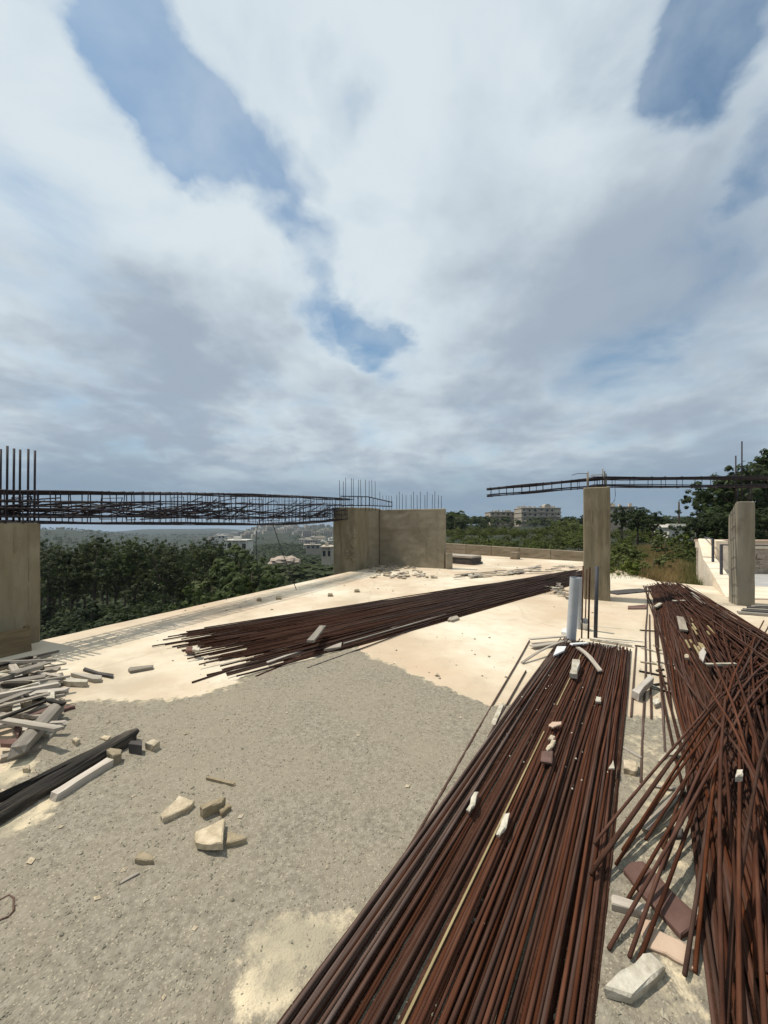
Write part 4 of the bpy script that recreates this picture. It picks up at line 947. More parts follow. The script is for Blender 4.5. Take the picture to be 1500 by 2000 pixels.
plank_px('pale_plank', (1262, 1622), (1330, 1545), .035, .02, M_WOODL, 'pale pinkish plank under the crossing bars', 'plank', z=.01)
prism_px('white_tile', [(1300, 1612), (1322, 1580), (1334, 1572), (1326, 1612)], .01, .015, M_WHITE, 'white broken tile beside the pinkish plank under the bars', 'tile')
prism_px('dark_slate', [(1298, 1625), (1310, 1615), (1335, 1618), (1332, 1632), (1310, 1634)], .01, .02, M_SCRAPD, 'dark slate piece just below the white broken tile', 'slate')
plank_px('pale_strip', (1275, 1535), (1340, 1545), .02, .012, M_WOODL, 'pale strip crossing behind the pinkish plank', 'strip', z=.012)
prism_px('pale_scrap', [(1305, 1475), (1318, 1462), (1330, 1464), (1322, 1474)], .04, .012, M_WHITE, 'white curled scrap at the left rim of the heap', 'scrap')
prism_px('pale_scrap', [(1285, 1486), (1300, 1470), (1305, 1474), (1290, 1486)], .012, .015, M_WHITE, 'narrow white scrap next to the curled one', 'scrap')
# pieces on the heap
plank_px('grey_plank', (1329, 1206), (1336, 1232), .09, .03, M_WOODG, 'grey plank end on the flat left side of the heap', 'plank', z=.08)
prism_px('white_tile', [(1365, 1278), (1374, 1263), (1380, 1274), (1373, 1293)], .22, .02, M_BRICK, 'pale diamond-shaped tile on the heap', 'tile')
plank_px('white_lath', (1384, 1298), (1440, 1297), .03, .02, M_WHITE, 'white lath lying crosswise on the heap', 'lath', z=.30)
plank_px('white_lath', (1350, 1158), (1375, 1178), .05, .02, M_WHITE, 'white lath far back on the heap by the chamfered column', 'lath', z=.16)
plank_px('white_lath', (1315, 1174), (1338, 1173), .06, .02, M_WHITE, 'short white lath at the far end of the heap', 'lath', z=.13)
plank_px('white_lath', (1280, 1186), (1290, 1179), .06, .03, M_WHITE, 'stubby white piece at the far left corner of the heap', 'lath', z=.06)
prism_px('pale_stone', [(1337, 1283), (1338, 1277), (1347, 1277), (1345, 1284)], .1, .03, M_STONE, 'pink stone lump on the flat left side of the heap', S)
prism_px('white_stone', [(1436, 1516), (1440, 1502), (1451, 1502), (1450, 1514)], .36, .03, M_WHITE, 'yellow-white lump stuck in the tangled bars', S)
for i in range(14):
    x, y = R.uniform(1335, 1390), R.uniform(1205, 1262); a = G(x, y, .12 + R.random() * .08); b = a + Vector((-.25, -.4, -.02)) * R.uniform(.3, .9)
    plank('yellow_sliver', a, b, .018, .012, M_LATH, 'yellowish wood sliver among the bars of the heap', 'sliver', 'wood slivers in the heap')
# pieces round the middle bundle and on the far slab
plank_px('pale_plank', (606, 1253), (631, 1223), .09, .03, M_WOODG, 'pale grey plank lying on the middle bundle', 'plank', z=.17)
plank_px('pale_board', (668, 1258), (870, 1200), .03, .015, M_WOODG, 'long thin pale board at the front of the middle bundle', 'board', z=.03)
prism_px('white_tile', [(632, 1268), (650, 1260), (668, 1254), (666, 1263)], .02, .03, M_WOODL, 'whitish tile at the front edge of the middle bundle', 'tile')
plank_px('bleached_board', (745, 1228), (792, 1222), .07, .015, M_WOODL, 'bleached board at the foot of the middle bundle, right part', 'board', z=.02)
plank_px('bleached_board', (520, 1295), (625, 1258), .04, .015, M_WOODL, 'bleached board along the frayed front of the middle bundle', 'board', z=.02)
prism_px('plaster_lump', [(874, 1210), (880, 1203), (893, 1202), (897, 1206), (884, 1211)], .0, .04, M_WOODG, 'grey lump at the tip of the thin dark bar', 'lump')
prism_px('red_tile', [(362, 1270), (364, 1263), (376, 1262), (378, 1270)], .03, .04, M_REDT, 'red tile under the frayed end of the middle bundle', 'tile')
prism_px('white_scrap', [(375, 1268), (378, 1262), (391, 1265), (389, 1270)], .08, .03, M_WHITE, 'white chip on the frayed end of the middle bundle', 'scrap')
for i, (x, y) in enumerate([(506, 1169), (544, 1166), (697, 1152), (645, 1160)]):
    prism_px('brick_piece', [(x - 5, y + 1), (x - 4, y - 2), (x + 4, y - 2), (x + 5, y + 1)], 0, .05, M_STONED, ['brown brick piece below the hanging bars, left one', 'brown brick piece below the hanging bars, right one', 'small stone on the slab before the core wall', 'small stone between the bars and the core wall'][i], 'brick piece')
LR = 'broken flake in the rubble strewn before the core wall'
for i in range(95):
    x, y = R.gauss(770, 32), R.uniform(1106, 1130); x += (y - 1115) * 1.5
    c = G(x, y); s_ = R.uniform(.04, .13); ang = R.random() * 6.3; d = Vector((math.cos(ang), math.sin(ang), R.uniform(-.05, .05)))
    a = c + Vector((0, 0, .03)); plank('rubble_flake', a, a + d * s_ * 1.6, s_, R.uniform(.01, .03), R.choice([M_WOODL, M_STONED, M_WOODG, M_STONE]), LR, 'rubble', 'rubble before the core wall', roll=R.uniform(-15, 15))
LR2 = 'pale scrap lying along the far side of the middle bundle'
for i in range(46):
    x = R.uniform(880, 1120); y = 1131 - (x - 880) * .083 + R.uniform(-6, 5); c = G(x, y); ang = R.gauss(.5, .5); s_ = R.uniform(.2, .7)
    a = c + Vector((0, .15, .05)); plank('scrap_board', a, a + Vector((math.cos(ang), math.sin(ang), R.uniform(-.05, .08))) * s_, R.uniform(.05, .13), .02, R.choice([M_WOODL, M_WOODG, M_WHITE, M_WOODG]), LR2, 'scrap board', 'scraps behind the middle bundle')
LR3 = 'small white scrap in the little heap left of the standing bars'
for i in range(14):
    c = G(R.uniform(1086, 1112), R.uniform(1148, 1166)); ang = R.random() * 6; a = c + Vector((0, 0, .03 + .04 * R.random()))
    plank('white_scrap', a, a + Vector((math.cos(ang), math.sin(ang), .1)) * R.uniform(.15, .35), R.uniform(.05, .12), .02, R.choice([M_WHITE, M_WHITE, M_WOODG]), LR3, 'scrap', 'scraps left of the standing bars')
plank_px('column_shadow_sheet', (1192, 1158), (1262, 1152), .35, .02, M_SCRAPD, 'dark flat sheet standing in for the shadow of the tall column on the slab', 'board', z=.004)  # thin dark sheet laid in place of the column's cast shadow
prism_px('red_sheet', [(1226, 1188), (1226, 1183), (1264, 1180), (1262, 1188)], .004, .02, M_REDT, 'reddish sheet on the slab at the edge of the two long bars', 'sheet')
for i in range(5):
    plank_px('dark_plank', (1440 + i * 8, 1196 - i * 3), (1560, 1205 - i * 5), .09, .035, M_SCRAPD if i % 2 else M_WOODG, 'dark plank on the slab at the foot of the chamfered column', 'plank', z=.01 + i * .01, group='planks at the chamfered column')
LR4 = 'dark splinter on the sand in the gap before the right heap'
for i in range(18):
    c = G(R.uniform(1236, 1300), R.uniform(1215, 1350)); ang = R.gauss(-.6, .8); a = c + Vector((0, 0, .012))
    plank('dark_splinter', a, a + Vector((math.cos(ang), math.sin(ang), 0)) * R.uniform(.1, .35), .02, .012, R.choice([M_WOODD, M_WOODG, M_WHITE]), LR4, 'splinter', 'splinters in the gap')

# ------------------------------------------------------------------ the raised court on the right
rw = empty('stair_wall', (0, 0, 0), 'beige garden wall stepping down beside the chamfered column, with dark railing posts', 'garden wall')
w0, w1 = Vector((7.45, 8.05, 0)), Vector((10.2, 12.0, 0)); wd_ = (w1 - w0).normalized(); wn_ = Vector((wd_.y, -wd_.x, 0)); WL = (w1 - w0).length
def wseg(s0, s1, z0a, z1a, m=M_BEIGE, nm='wall_section'):
    a, b = w0 + wd_ * s0, w0 + wd_ * s1
    return conc(nm, [a.xy, b.xy, (b + wn_ * .3).xy, (a + wn_ * .3).xy], -.3, z0a, m, rw, cuts=5, amp=.008, top=[z0a, z1a, z1a, z0a])
wseg(0, 1.45, .03, .27); wseg(1.453, 2.4, .28, .42); wseg(2.403, 3.7, .44, .62)
wseg(3.703, WL, .66, 1.16)
q = MB(); a = w0 + wd_ * 3.75 + wn_ * .31; b = w0 + wd_ * WL + wn_ * .31
q.prism([a.xy, b.xy, (b + wn_ * .25).xy, (a + wn_ * .25).xy], .30, 1.12); q.build('pilaster', M_BEIGE, rw)
for s_, px_t in ((1.8, 1063), (3.15, 1053)):
    p = w0 + wd_ * s_ + wn_ * .16; q = MB(); zt = EYE + (HOR - px_t) / FPX * p.y
    q.box((p.x, p.y, (zt + .3) / 2), (.045, .045, zt - .3)); q.build('railing_post', M_DGREY, rw)
p = w0 + wd_ * 3.15 + wn_ * .16; q = MB(); q.tube([p + Vector((0, 0, EYE - 28 / FPX * p.y - p.z)), w0 + wd_ * WL + wn_ * .16 + Vector((0, 0, 1.2))], .02, 6); q.build('handrail', M_DGREY, rw)
p = w0 + wd_ * 1.8 + wn_ * .16; q = MB(); q.tube([p + Vector((0, 0, EYE - 39 / FPX * p.y)), p + V * 2.6 + Vector((0, 0, EYE - 39 / FPX * p.y))], .018, 6); q.build('handrail', M_DGREY, rw)
bw = empty('court_wall', (0, 0, 0), 'stone wall with cream coping closing the court behind the chamfered column', 'garden wall')
b0, b1 = Vector((10.62, 12.3, 0)), Vector((10.62, 12.3, 0)) + Vector((.985, -.17, 0)) * 8
bd = (b1 - b0).normalized(); bn = Vector((bd.y, -bd.x, 0))
if bn.y > 0: bn = -bn
q = MB(); q.prism([b0.xy, b1.xy, (b1 - bn * .35).xy, (b0 - bn * .35).xy], -.3, .82); q.build('stone_face', M_STONEW, bw)
q = MB(); q.prism([(b0 + bn * .05).xy, (b1 + bn * .05).xy, (b1 - bn * .40).xy, (b0 - bn * .40).xy], .823, 1.02); q.build('coping', M_BEIGE, bw)
q = MB(); q.prism([(b0 + bn * .12).xy, (b1 + bn * .12).xy, (b1 - bn * .46).xy, (b0 - bn * .46).xy], 1.023, 1.10); q.build('coping_cap', M_PINKT, bw)
for s_ in (.5, 1.05, 3.2):
    q = MB(); a = b0 + bd * s_; q.prism([a.xy, (a + bd * .3).xy, (a + bd * .3 + bn * .12).xy, (a + bn * .12).xy], -.2, .815); q.build('pilaster', M_BEIGE, bw)
q = MB()
for i in range(150):
    c = b0 + bd * R.uniform(1.4, 7.8) + bn * .01 + Vector((0, 0, R.uniform(-.1, .75))); s_ = R.uniform(.06, .16); q.box(c, (s_ * 1.5, .08, s_), Matrix.Rotation(math.atan2(bd.y, bd.x), 3, 'Z') @ Matrix.Rotation(R.uniform(-.3, .3), 3, 'Y'))
o = q.build('stone_facing', M_STONEW, bw); o['kind'] = 'stuff'
q = MB(); q.prism([(w0 + wn_ * .3 + wd_ * .8).xy, (w1 + wn_ * .3).xy, (b0 + bn * .02).xy, (b1 + bn * .02).xy, (18.5, 9.0)], -.28, .02)
tag(q.build('court_pavement', M_PAVE), kind='structure')
q = MB(); q.prism([(7.9, 7.9), (9.3, 9.45), (18, 7.6), (18, 6.5), (13.4, 6.9)], -.2, .032)
tag(q.build('court_step', M_BEIGE), kind='structure')

# ------------------------------------------------------------------ buildings
def flats(name, label, px0, px1, ytop, ybase, d, floors, bays, m, roof=None, depth=12, openm=M_GLASSD, rz=0):
    c = AT((px0 + px1) / 2, ybase, d); W_ = (px1 - px0) / FPX * d; H_ = (ybase - ytop) / FPX * d
    r_ = empty(name, c, label, 'building', rz=rz)
    fh = H_ / floors; q = MB(); q.box((0, depth / 2 + .25, H_ / 2 - 4), (W_, depth - .5, H_ + 8)); q.build('wall', m, r_)
    for f in range(floors + 1):
        q = MB(); q.box((0, depth / 2, min(H_ + .1, f * fh)), (W_ + .5, depth + .4, .3)); q.build('floor_slab', m, r_)
    bw_ = W_ / bays
    for f in range(floors):
        for b in range(bays):
            if R.random() < .1: continue
            ww, wh = bw_ * R.uniform(.35, .6), fh * R.uniform(.45, .62); x = -W_ / 2 + bw_ * (b + .5) + R.uniform(-.1, .1) * bw_
            q = MB(); q.box((x, .24, f * fh + fh * .5), (ww, .10, wh)); fr = q.build('window', M_TOWN if m is M_FLAT else M_TOWNW, r_)
            q = MB(); q.box((x, .18, f * fh + fh * .5), (ww * .86, .06, wh * .88)); q.build('pane', openm, fr)
            if R.random() < .45:
                q = MB(); q.box((x, -.5, f * fh + .55), (bw_ * .85, .12, .9)); q.box((x, -.1, f * fh + .1), (bw_ * .85, .9, .15)); q.build('balcony', m, r_)
    q = MB()
    for i in range(int(W_)):
        q.box((-W_ / 2 + R.random() * W_, R.uniform(.3, depth), H_ + .7), (R.uniform(.3, 1.6), .4, R.uniform(.5, 1.4)))
    q.build('roof_clutter', m, r_)
    if roof:
        q = MB(); x = roof[0] * W_; hh_ = roof[2] / FPX * d; wr = roof[1] * W_
        n_ = 10; q.add([(x + wr / 2 * math.cos(math.pi * i / n_), 1 + y_, H_ + hh_ * .45 + hh_ * .55 * math.sin(math.pi * i / n_)) for y_ in (0, 4) for i in range(n_ + 1)] + [(x - wr / 2, 1, H_), (x + wr / 2, 1, H_), (x - wr / 2, 5, H_), (x + wr / 2, 5, H_)],
              [tuple(range(n_ + 1)) + (2 * n_ + 2, 2 * n_ + 3), tuple(range(2 * n_ + 1, n_, -1)) + (2 * n_ + 5, 2 * n_ + 4)] + [(i + 1, i, n_ + 1 + i, n_ + 2 + i) for i in range(n_)] + [(2 * n_ + 3, 2 * n_ + 5, n_ + 1, 0), (n_, 2 * n_ + 1, 2 * n_ + 4, 2 * n_ + 2)])
        q.build('roof_pavilion', m, r_)
    return r_
flats('apartment_block', 'ragged unfinished block of flats on the hill, left of the larger one', 958, 1008, 1000, 1026, 215, 3, 5, M_FLAT)
flats('apartment_block', 'larger pale block of flats with an arched roof pavilion on the hill', 1019, 1096, 992, 1028, 200, 4, 7, M_TOWN, roof=(.18, .15, 8))
flats('apartment_block', 'boxy flat-roofed building with a dark glazed side, right behind the tall column', 1180, 1242, 990, 1020, 118, 2, 4, M_TOWN)
ht = empty('garden_hut', AT(1335, 1052, 46), 'small white hut with a flat canopy in the bushes behind the court', 'hut')
q = MB(); q.box((-.6, 1.5, .55), (2.1, 2.6, 2.6)); q.build('wall', M_TOWNW, ht)
q = MB(); q.box((.1, 1.4, 1.62 - .3), (3.6, 3.0, .16)); q.box((-.7, 1.4, 1.44), (2.4, 3.2, .12)); q.build('roof', M_TOWNW, ht)
for x in (-1.1, -.65, -.2): q = MB(); q.box((x, .18, .45), (.26, .06, .34)); q.build('window', M_GLASSD, ht)
for x in (1.25, 1.7): q = MB(); q.box((x, .3, .2), (.14, .14, 2.1)); q.build('post', M_TOWN, ht)
lb = empty('low_building', AT(1316, 1030, 70), 'long low building with a grey roof behind the white hut', 'building')
q = MB(); q.box((0, 3, -.6), (7.2, 5, 1.6)); q.build('wall', M_TOWN, lb); q = MB(); q.add([(-3.8, 0, .2), (3.8, 0, .2), (3.8, 6, .8), (-3.8, 6, .8), (-3.8, 0, 0), (3.8, 0, 0), (3.8, 6, .6), (-3.8, 6, .6)], [(0, 1, 2, 3), (7, 6, 5, 4), (0, 4, 5, 1), (1, 5, 6, 2), (2, 6, 7, 3), (3, 7, 4, 0)]); q.build('roof', M_ROOFG, lb)
lw = empty('retaining_wall', AT(1235, 1024, 80), 'brown retaining wall below the boxy building on the hill', 'wall')
q = MB(); q.box((0, 0, -1), (12, .5, 2.6)); q.build('wall', M_STONEW, lw)
q = MB(); a = AT(1326, 1012, 50); q.tube([a - Vector((0, 0, 2)), a + Vector((0, 0, 2.2))], [.13, .10], 8); tag(q.build('utility_pole', M_BARK, smooth=True), 'bare wooden pole rising from the bushes behind the court', 'pole')
# town on the far ridge
def house_mesh(wd, dp, hg, m):
    q = MB(); q.box((0, 0, hg / 2 - 3), (wd, dp, hg + 6)); q.box((wd * .2, 0, hg + .9), (wd * .3, dp * .4, 1.8))
    fl = max(1, int(hg / 3)); by = max(2, int(wd / 4))
    for f in range(fl):
        for b in range(by): q.box((-wd / 2 + wd * (b + .5) / by, -dp / 2, f * 3 + 1.7), (wd / by * .5, .3, 1.5), m=1)
    return q.mesh('town_house', [m, M_GLASSD])
HM = [house_mesh(a, b, c, m) for a, b, c, m in [(12, 10, 7, M_TOWN), (16, 12, 10, M_TOWN), (20, 12, 13, M_TOWN), (14, 12, 6, M_TOWNW), (24, 14, 9, M_TOWN), (10, 9, 9, M_TOWNW)]]
def town(n_, f, label, group, sc_=1.0):
    k = 0
    while k < n_:
        px, d = f(); x, y = XY(px, d); o = put('town_house', HM[R.choice([0, 0, 1, 1, 2, 3, 4, 5])], Matrix.Translation((x, y, terr(x, y) + .3)) @ Matrix.Rotation(R.uniform(-.5, .5) + math.atan2(-x, y), 4, 'Z') @ Matrix.Scale(sc_, 4)); tag(o, label, 'house', group); k += 1
town(110, lambda: (R.gauss(545, 55), 1750 - 850 * R.random() ** 1.5), 'tiny pale house in the distant town on the ridge below the cage', 'houses of the distant town')
town(26, lambda: (R.uniform(590, 650), R.uniform(450, 1100)), 'tiny house on the valley side just left of the core wall', 'houses left of the core wall')
town(26, lambda: (R.uniform(410, 480), R.uniform(900, 1700)), 'tiny house on the ridge seen between the forest and the hanging bars', 'houses above the forest')
town(5, lambda: (R.uniform(84, 260), R.uniform(1300, 1430)), 'tiny house on the bare hill beyond the forest', 'houses on the bare hill')
def villa(px0, px1, yt, yb, d, label, m=M_TOWNW):
    c = AT((px0 + px1) / 2, yb, d); W_ = (px1 - px0) / FPX * d; H_ = (yb - yt) / FPX * d
    r_ = empty('villa', c, label, 'house'); q = MB(); q.box((0, 4, H_ / 2 - 3), (W_, 8, H_ + 6)); q.build('wall', m, r_)
    q = MB(); q.box((0, 3.8, H_ + .1), (W_ + 1.2, 9, .35)); q.build('roof', m, r_)
    q = MB(); q.box((-W_ * .1, 4, H_ + 1.1), (W_ * .28, 3, 1.8)); q.build('roof_room', m, r_)
    nb = max(2, int(W_ / 4))
    for b in range(nb):
        q = MB(); q.box((-W_ / 2 + W_ * (b + .5) / nb, -.02, H_ * .45), (W_ / nb * .55, .14, H_ * .45)); q.build('window', M_GLASSD, r_)
    q = MB(); q.box((0, -1.0, H_ * .98), (W_, 2, .25)); q.build('terrace', m, r_)
    for b in range(nb + 1):
        q = MB(); q.box((-W_ / 2 + .2 + (W_ - .4) * b / nb, -1.8, H_ * .48), (.35, .35, H_)); q.build('pillar', m, r_)
villa(441, 484, 1055, 1076, 210, 'white villa with a pillared terrace above the pale tree')
villa(598, 625, 1064, 1073, 420, 'small pale house among dark trees left of the core wall', M_TOWN)
villa(628, 648, 1068, 1092, 190, 'grey house half hidden by the core wall', M_TOWN)
villa(425, 440, 1046, 1052, 480, 'little white house above the villa at the edge of the forest')
# bare rocky scars in the valley
for i, (x, y, d, w_, lab) in enumerate([(556, 1097, 165, 9, 'pale rocky outcrop in the valley between the hanging bars'), (548, 1118, 120, 5, 'lower pale outcrop in the valley between the hanging bars'), (585, 1115, 125, 6, 'dim outcrop in the valley right of the hanging bars')]):
    c = AT(x, y, d); q = MB()
    bm = bmesh.new(); bmesh.ops.create_icosphere(bm, subdivisions=3, radius=1)
    for v in bm.verts: v.co = Vector((v.co.x * w_ * .75, v.co.y * w_ * .5, v.co.z * w_ * .28)) * (1 + .35 * noise.noise(v.co * 2.2 + Vector((i * 5, 0, 0))) + .2 * noise.noise(v.co * 6))
    me = bpy.data.meshes.new('rock'); bm.to_mesh(me); bm.free(); me.materials.append(M_STONEW); o = put('rock_outcrop', me, Matrix.Translation((c.x, c.y, c.z))); tag(o, lab, 'rock')

# ------------------------------------------------------------------ trees and plants
def leaf_quad(q, c, s, nrm, m=0):
    nrm = nrm.normalized(); a = nrm.cross(Vector((R.uniform(-1, 1), R.uniform(-1, 1), R.uniform(-1, 1)))).normalized(); b = nrm.cross(a)
    l_ = s * R.uniform(.7, 1.3); wv = s * R.uniform(.4, .75)
    q.add([c - a * l_, c - b * wv + a * l_ * .1, c + a * l_, c + b * wv], [(0, 1, 2, 3)], m)
def crown(q, lobes, n_leaf, s):
    """leaves spread through many clumps; lobes = [(centre, radii)]"""
    for c, rr in lobes:
        nl = int(n_leaf * (rr.x * rr.y * rr.z) ** .667); ncl = max(7, nl // 22)
        for k in range(ncl):
            v = Vector((R.gauss(0, 1), R.gauss(0, 1), R.gauss(0, 1))).normalized(); rad_ = R.uniform(.55, 1.05)
            cc = c + Vector((v.x * rr.x, v.y * rr.y, v.z * rr.z)) * rad_
            cr_ = R.uniform(.16, .30) * (rr.x + rr.z) / 2
            for j in range(22):
                w_ = Vector((R.gauss(0, 1), R.gauss(0, 1), R.gauss(0, .75))).normalized() * cr_ * R.random() ** .4
                leaf_quad(q, cc + w_, s, w_ + v * cr_ * .6 + Vector((0, 0, cr_ * .5)))
def tree_proto(name, label, cat, H_, lobes, n_leaf, s, m, trunk_r, group, limb=True):
    r_ = empty(name, (0, 0, -500), label, cat, group)
    q = MB(); top = min(l[0].z for l in lobes) + .25 * (max(l[0].z for l in lobes) - min(l[0].z for l in lobes) + 1e-3)
    q.tube([(0, 0, -.6), (trunk_r * .4, 0, top * .5), (0, trunk_r * .3, top), (0, 0, H_ * .8)], [trunk_r * 1.25, trunk_r, trunk_r * .75, trunk_r * .2], 7)
    if limb:
        for c, rr in lobes[:7]:
            q.tube([(0, 0, top * R.uniform(.6, .95)), Vector((c.x * .5, c.y * .5, (top + c.z) / 2)), c], [trunk_r * .5, trunk_r * .32, trunk_r * .12], 5)
    q.build('trunk', M_BARK, r_, smooth=True)
    q = MB(); crown(q, lobes, n_leaf, s); q.build('crown', m, r_)
    return r_
def lob(n_, rx, rz, z0, z1, r0, r1, flat=.7):
    out = []
    for i in range(n_):
        a = R.random() * 6.3; t = math.sqrt(R.random()); z = R.uniform(z0, z1); k = 1 - .5 * ((z - z0) / (z1 - z0 + 1e-6)) ** 2
        r = R.uniform(r0, r1); out.append((Vector((math.cos(a) * rx * t * k, math.sin(a) * rx * t * k, z)), Vector((r, r, r * flat))))
    return out
GF = 'trees of the forest below the deck'
pines = [tree_proto('pine_tree', 'dark umbrella pine in the forest below the left side of the deck', 'tree', 13.2, lob(17, 3.9, 2, 6.0, 12.6, 1.4, 2.2, .62), 112, .168, M_PINE, .19, GF) for k in range(4)]
broad = [tree_proto('broadleaf_tree', 'bushy mid-green tree at the foot of the deck below the hanging bars', 'tree', 7, lob(13, 2.2, 2, 1.6, 6.2, 1.0, 1.6, .8), 60, .20, M_LEAF, .15, 'trees below the hanging bars') for k in range(2)]
darks = [tree_proto('dark_tree', 'dark tree on the hillside behind the parapet', 'tree', 7, lob(12, 2.6, 2, 2.4, 6.2, 1.1, 1.8, .75), 85, .18, M_DARKL, .16, 'dark hillside trees') for k in range(3)]
bush = [tree_proto('scrub_bush', 'sunlit green bush on the slope behind the parapet', 'bush', 2.4, lob(9, 1.5, 1, .5, 1.8, .55, .95, .8), 110, .12, M_BUSH, .06, 'sunlit bushes', False) for k in range(3)]
used = set()  # prototypes already standing
def plant(protos, x, y, s, z=None, label=None, group=None, rz=None):
    p = R.choice(protos); z = terr(x, y) if z is None else z
    if p.name not in used:
        used.add(p.name); p.location = (x, y, z); p.rotation_euler = (0, 0, R.random() * 6.3); p.scale = (s if isinstance(s, tuple) else (s,) * 3); c = p
        bpy.context.view_layer.update()
    else: c = copy_tree(p, (x, y, z), R.random() * 6.3, s)
    if label: c['label'] = label
    if group: c['group'] = group
    return c
# forest on the left
k = 0
for px, d in [(95, 44), (140, 52), (185, 47), (225, 58), (262, 50), (300, 60), (338, 52), (372, 63), (410, 55), (118, 62), (165, 66), (210, 70), (255, 68), (300, 74), (345, 72), (390, 76), (60, 50), (20, 55), (-40, 50), (-90, 58),
              (105, 78), (150, 82), (200, 84), (245, 88), (290, 86), (330, 92), (370, 88), (405, 92), (432, 84), (80, 92), (360, 58), (440, 70), (275, 58), (320, 47)]:
    x, y = XY(px, d + R.uniform(-2, 2)); plant(pines, x, y, R.uniform(.88, 1.12) * (1.08 if d > 60 else 1.0) * (.86 if px < 150 else .98), label='dark pine in the front rows of the forest below the left side of the deck' if d < 61 else 'dark pine in the back rows of the forest, toward the valley', group='front rows of the forest' if d < 61 else 'back rows of the forest')
LD = 'dark undergrowth bush at the foot of the forest below the deck'
for i in range(70):
    px, d = R.uniform(40, 420), R.uniform(22, 46); x, y = XY(px, d); plant(darks, x, y, R.uniform(.55, .95), label=LD, group='undergrowth below the deck')
for px, d, s in [(455, 38, 1.15), (492, 40, 1.2), (430, 34, .9), (520, 37, .85), (470, 30, .8), (540, 42, .7), (505, 33, .6), (415, 44, 1.1), (452, 46, 1.35), (478, 47, 1.3), (500, 50, 1.1), (645, 60, .7)]:
    x, y = XY(px, d); plant(broad, x, y, s * 1.3)
for i in range(26):
    px, d = R.uniform(520, 660), R.uniform(34, 75); x, y = XY(px, d); plant(darks, x, y, R.uniform(.5, .9), label='dark tree in the hollow left of the core wall', group='trees left of the core wall')
# far woods: too many to count
far = MB()
def far_tree(x, y, h):
    z = terr(x, y)
    for j in range(9):
        v = Vector((R.gauss(0, 1), R.gauss(0, 1), abs(R.gauss(0, 1)))).normalized(); c = Vector((x, y, z + h * .45)) + Vector((v.x * h * .45, v.y * h * .45, v.z * h * .5))
        leaf_quad(far, c, h * .34, v + Vector((0, 0, .4)))
for i in range(3800):
    x, y = XY(R.uniform(440, 700), 100 + 560 * R.random() ** 1.4)
    far_tree(x, y, R.uniform(4.5, 8))
for i in range(5600):
    d = 95 + 1500 * R.random() ** 1.9; px = R.uniform(-150, 900)
    x, y = XY(px, d)
    if noise.noise(Vector((x / 90, y / 90, 2))) < -.16 and d > 260: continue
    if 470 < px < 640 and d > 900 and R.random() < .8: continue
    far_tree(x, y, R.uniform(3.5, 7.5) * (1 if d > 150 else .8))
for i in range(1200):
    d = R.uniform(180, 420); px = R.uniform(860, 1500); x, y = XY(px, d); far_tree(x, y, R.uniform(3, 6))
tag(far.build('distant_woods', M_PINE), 'dark woods filling the far valley and hills', 'woods', kind='stuff')
# hillside behind the parapet
SKY = [(860, 1040), (885, 1030), (920, 1022), (955, 1020), (1010, 1024), (1060, 1024), (1090, 1012), (1100, 1006), (1150, 1006), (1185, 1018), (1225, 1017), (1250, 1012), (1275, 1003), (1300, 1005), (1312, 1012), (1330, 1012), (1380, 1015)]
def skyl(px):
    for (a, ya), (b, yb) in zip(SKY, SKY[1:]):
        if px <= b: return ya + (yb - ya) * (px - a) / (b - a)
    return 1015
def fit(protos, h0, px, d, yt, **kw):
    x, y = XY(px, d); gy = HOR + (EYE - terr(x, y)) * FPX / d; yt = min(yt, gy - R.uniform(9, 17)); h = EYE + (HOR - yt) / FPX * d - terr(x, y)
    s_ = h / h0; plant(protos, x, y, (s_ * R.uniform(.95, 1.3), s_ * R.uniform(.95, 1.3), s_), **kw)
for px, d in [(872, 120), (895, 130), (912, 110), (932, 125), (950, 115), (968, 130), (1000, 140), (1045, 140), (1092, 120), (1104, 110), (1120, 125), (1136, 100), (1150, 110), (1170, 100), (1205, 95), (1262, 70), (1276, 66), (1290, 72), (1302, 64), (1240, 85), (1080, 125), (885, 90), (940, 90)]:
    fit(darks, 7.4, px, d, skyl(px) + R.uniform(-2, 5))
for i in range(260):
    px = R.uniform(862, 1150); u = R.random(); d = 24 + 75 * u ** 1.5
    fit(bush, 2.55, px, d, (1066 - (1066 - skyl(px) - 4) * u ** .6) + R.uniform(-3, 5))
for i in range(95):
    px = R.uniform(1188, 1372); u = R.random(); d = 20 + 45 * u
    if px > 1245 and d < 27: continue
    if 1296 < px < 1372 and d < 52: yt = 1054 + R.uniform(0, 10)
    else: yt = 1078 - (1078 - skyl(px) - 6) * u ** .6 + R.uniform(-3, 6)
    fit(bush, 2.55, px, d, yt, label='green bush on the overgrown plot between the tall column and the court', group='bushes of the overgrown plot')
for px, d, s in [(1245, 34, .50), (1215, 38, .55), (1275, 40, .5), (1255, 46, .6)]:
    x, y = XY(px, d); plant(darks, x, y, s, label='rounded dark bush in the middle of the overgrown plot', group='dark bushes of the plot')
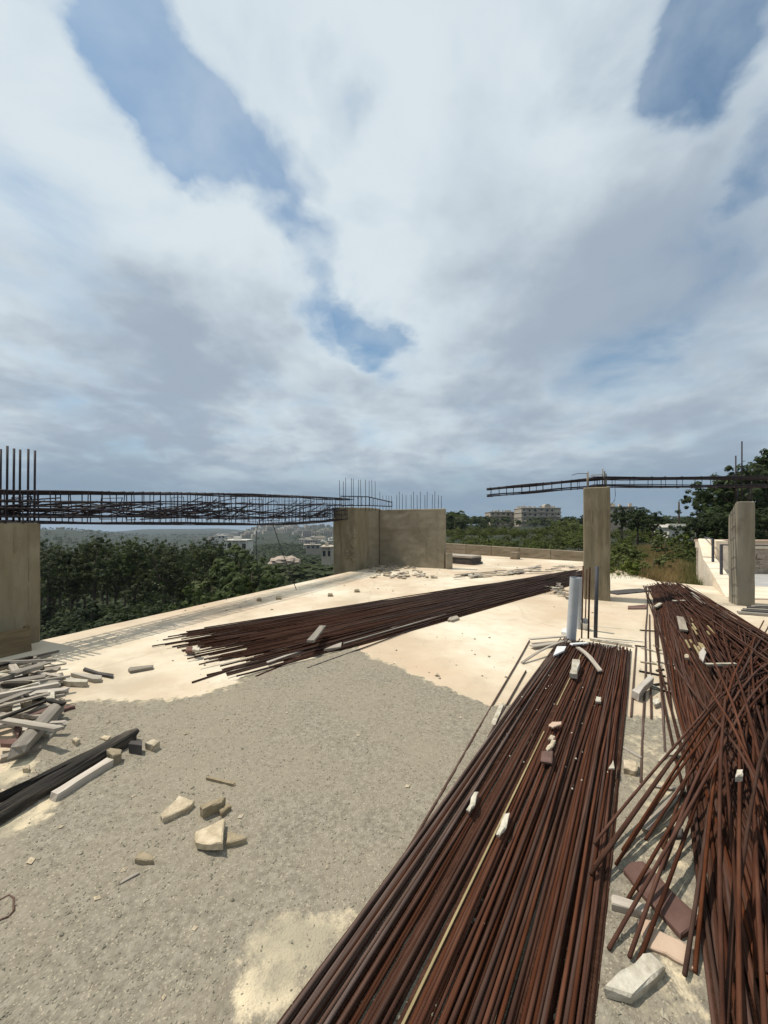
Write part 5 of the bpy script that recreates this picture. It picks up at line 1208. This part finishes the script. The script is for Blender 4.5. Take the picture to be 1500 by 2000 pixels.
# tall trees at the right
tall = [tree_proto('tall_tree', 'tall dark tree standing beyond the court at the right edge', 'tree', 7.0, lob(20, 2.9, 2, 1.2, 6.3, 1.0, 1.6, .8), 62, .17, M_DARKL, .2, 'tall trees beyond the court') for k in range(2)]
for px, d, s in [(1392, 29, .78), (1425, 27, .80), (1462, 25, .86), (1500, 24, .98), (1545, 25, 1.05), (1480, 31, 1.0), (1590, 26, 1.0), (1412, 34, .62), (1440, 34, .9)]:
    x, y = XY(px, d); plant(tall, x, y, s)
for i in range(16):
    px = R.uniform(1362, 1560); d = R.uniform(18, 23); x, y = XY(px, d); plant(darks, x, y, R.uniform(.28, .42), label='dark shrub in the hedge behind the court wall', group='hedge shrubs behind the court wall')
for i in range(18):
    px = R.uniform(1192, 1356); d = R.uniform(11.5, 24)
    if 1255 < px < 1330 and R.random() < .7: continue
    if (Vector((*XY(px, d), 0)) - w0).dot(wn_) > -.7 and d < 14: continue
    gy = HOR + EYE * FPX / d; fit(bush, 2.55, px, d, gy - R.uniform(16, 42), label='yellow-green weed clump among the dry grass of the overgrown plot', group='weed clumps of the plot')
# grass on the plot between the heap and the hut
gd, gg = MB(), MB()
def blade(q, x, y, h):
    z = terr(x, y) - .03; a = R.random() * 6.3; lean = R.uniform(.1, .5) * h; w_ = R.uniform(.005, .011); dx, dy = math.cos(a), math.sin(a); 
    q.add([(x - dy * w_, y + dx * w_, z), (x + dy * w_, y - dx * w_, z), (x + dx * lean * .4 + dy * w_ * .6, y + dy * lean * .4 - dx * w_ * .6, z + h * .6), (x + dx * lean * .4 - dy * w_ * .6, y + dy * lean * .4 + dx * w_ * .6, z + h * .6), (x + dx * lean, y + dy * lean, z + h)], [(0, 1, 2, 3), (3, 2, 4)])
k = 0
while k < 42000:
    px = R.uniform(1185, 1372); d = 10.2 + 22 * R.random() ** 1.2; x, y = XY(px, d)
    if d < 10.9 and px < 1290 and x < 8.6: continue
    if (Vector((x, y, 0)) - w0).dot(wn_) > -.1 and d < 13: continue
    n_ = noise.noise(Vector((x * .35, y * .35, 5))); cen = math.exp(-((px - 1285) / 60.0) ** 2)
    if R.random() < .2 + .75 * cen + .3 * n_: blade(gd, x, y, R.uniform(.2, .6) * (.35 + .65 * cen) * (1.1 if d < 16 else .8))
    else: blade(gg, x, y, R.uniform(.15, .5))
    k += 1
tag(gd.build('dry_grass', M_DRY), 'tall straw-brown grass on the plot behind the heap', 'grass', kind='stuff')
tag(gg.build('green_grass', M_GREEN), 'short green weeds on the plot behind the heap', 'grass', kind='stuff')
# pale track glimpsed between the trunks
q = MB(); pts = [XY(px, d) for px, d in [(-100, 66), (80, 63), (160, 65), (240, 70), (330, 80), (420, 95)]]
for (xa, ya), (xb, yb) in zip(pts, pts[1:]):
    for t in range(6):
        pass
vs = []; fs = []
for i in range(len(pts) - 1):
    for t in range(8):
        s_ = t / 8; x = pts[i][0] + (pts[i + 1][0] - pts[i][0]) * s_; y = pts[i][1] + (pts[i + 1][1] - pts[i][1]) * s_
        for o_ in (0, 1.6, 3.2): vs.append((x, y + o_, terr(x, y + o_) + .3))
nr_ = len(vs) // 3
fs = [(i * 3 + k, i * 3 + 3 + k, i * 3 + 4 + k, i * 3 + 1 + k) for i in range(nr_ - 1) for k in (0, 1)]
q.add(vs, fs); tag(q.build('track', M_ROADP), kind='structure')
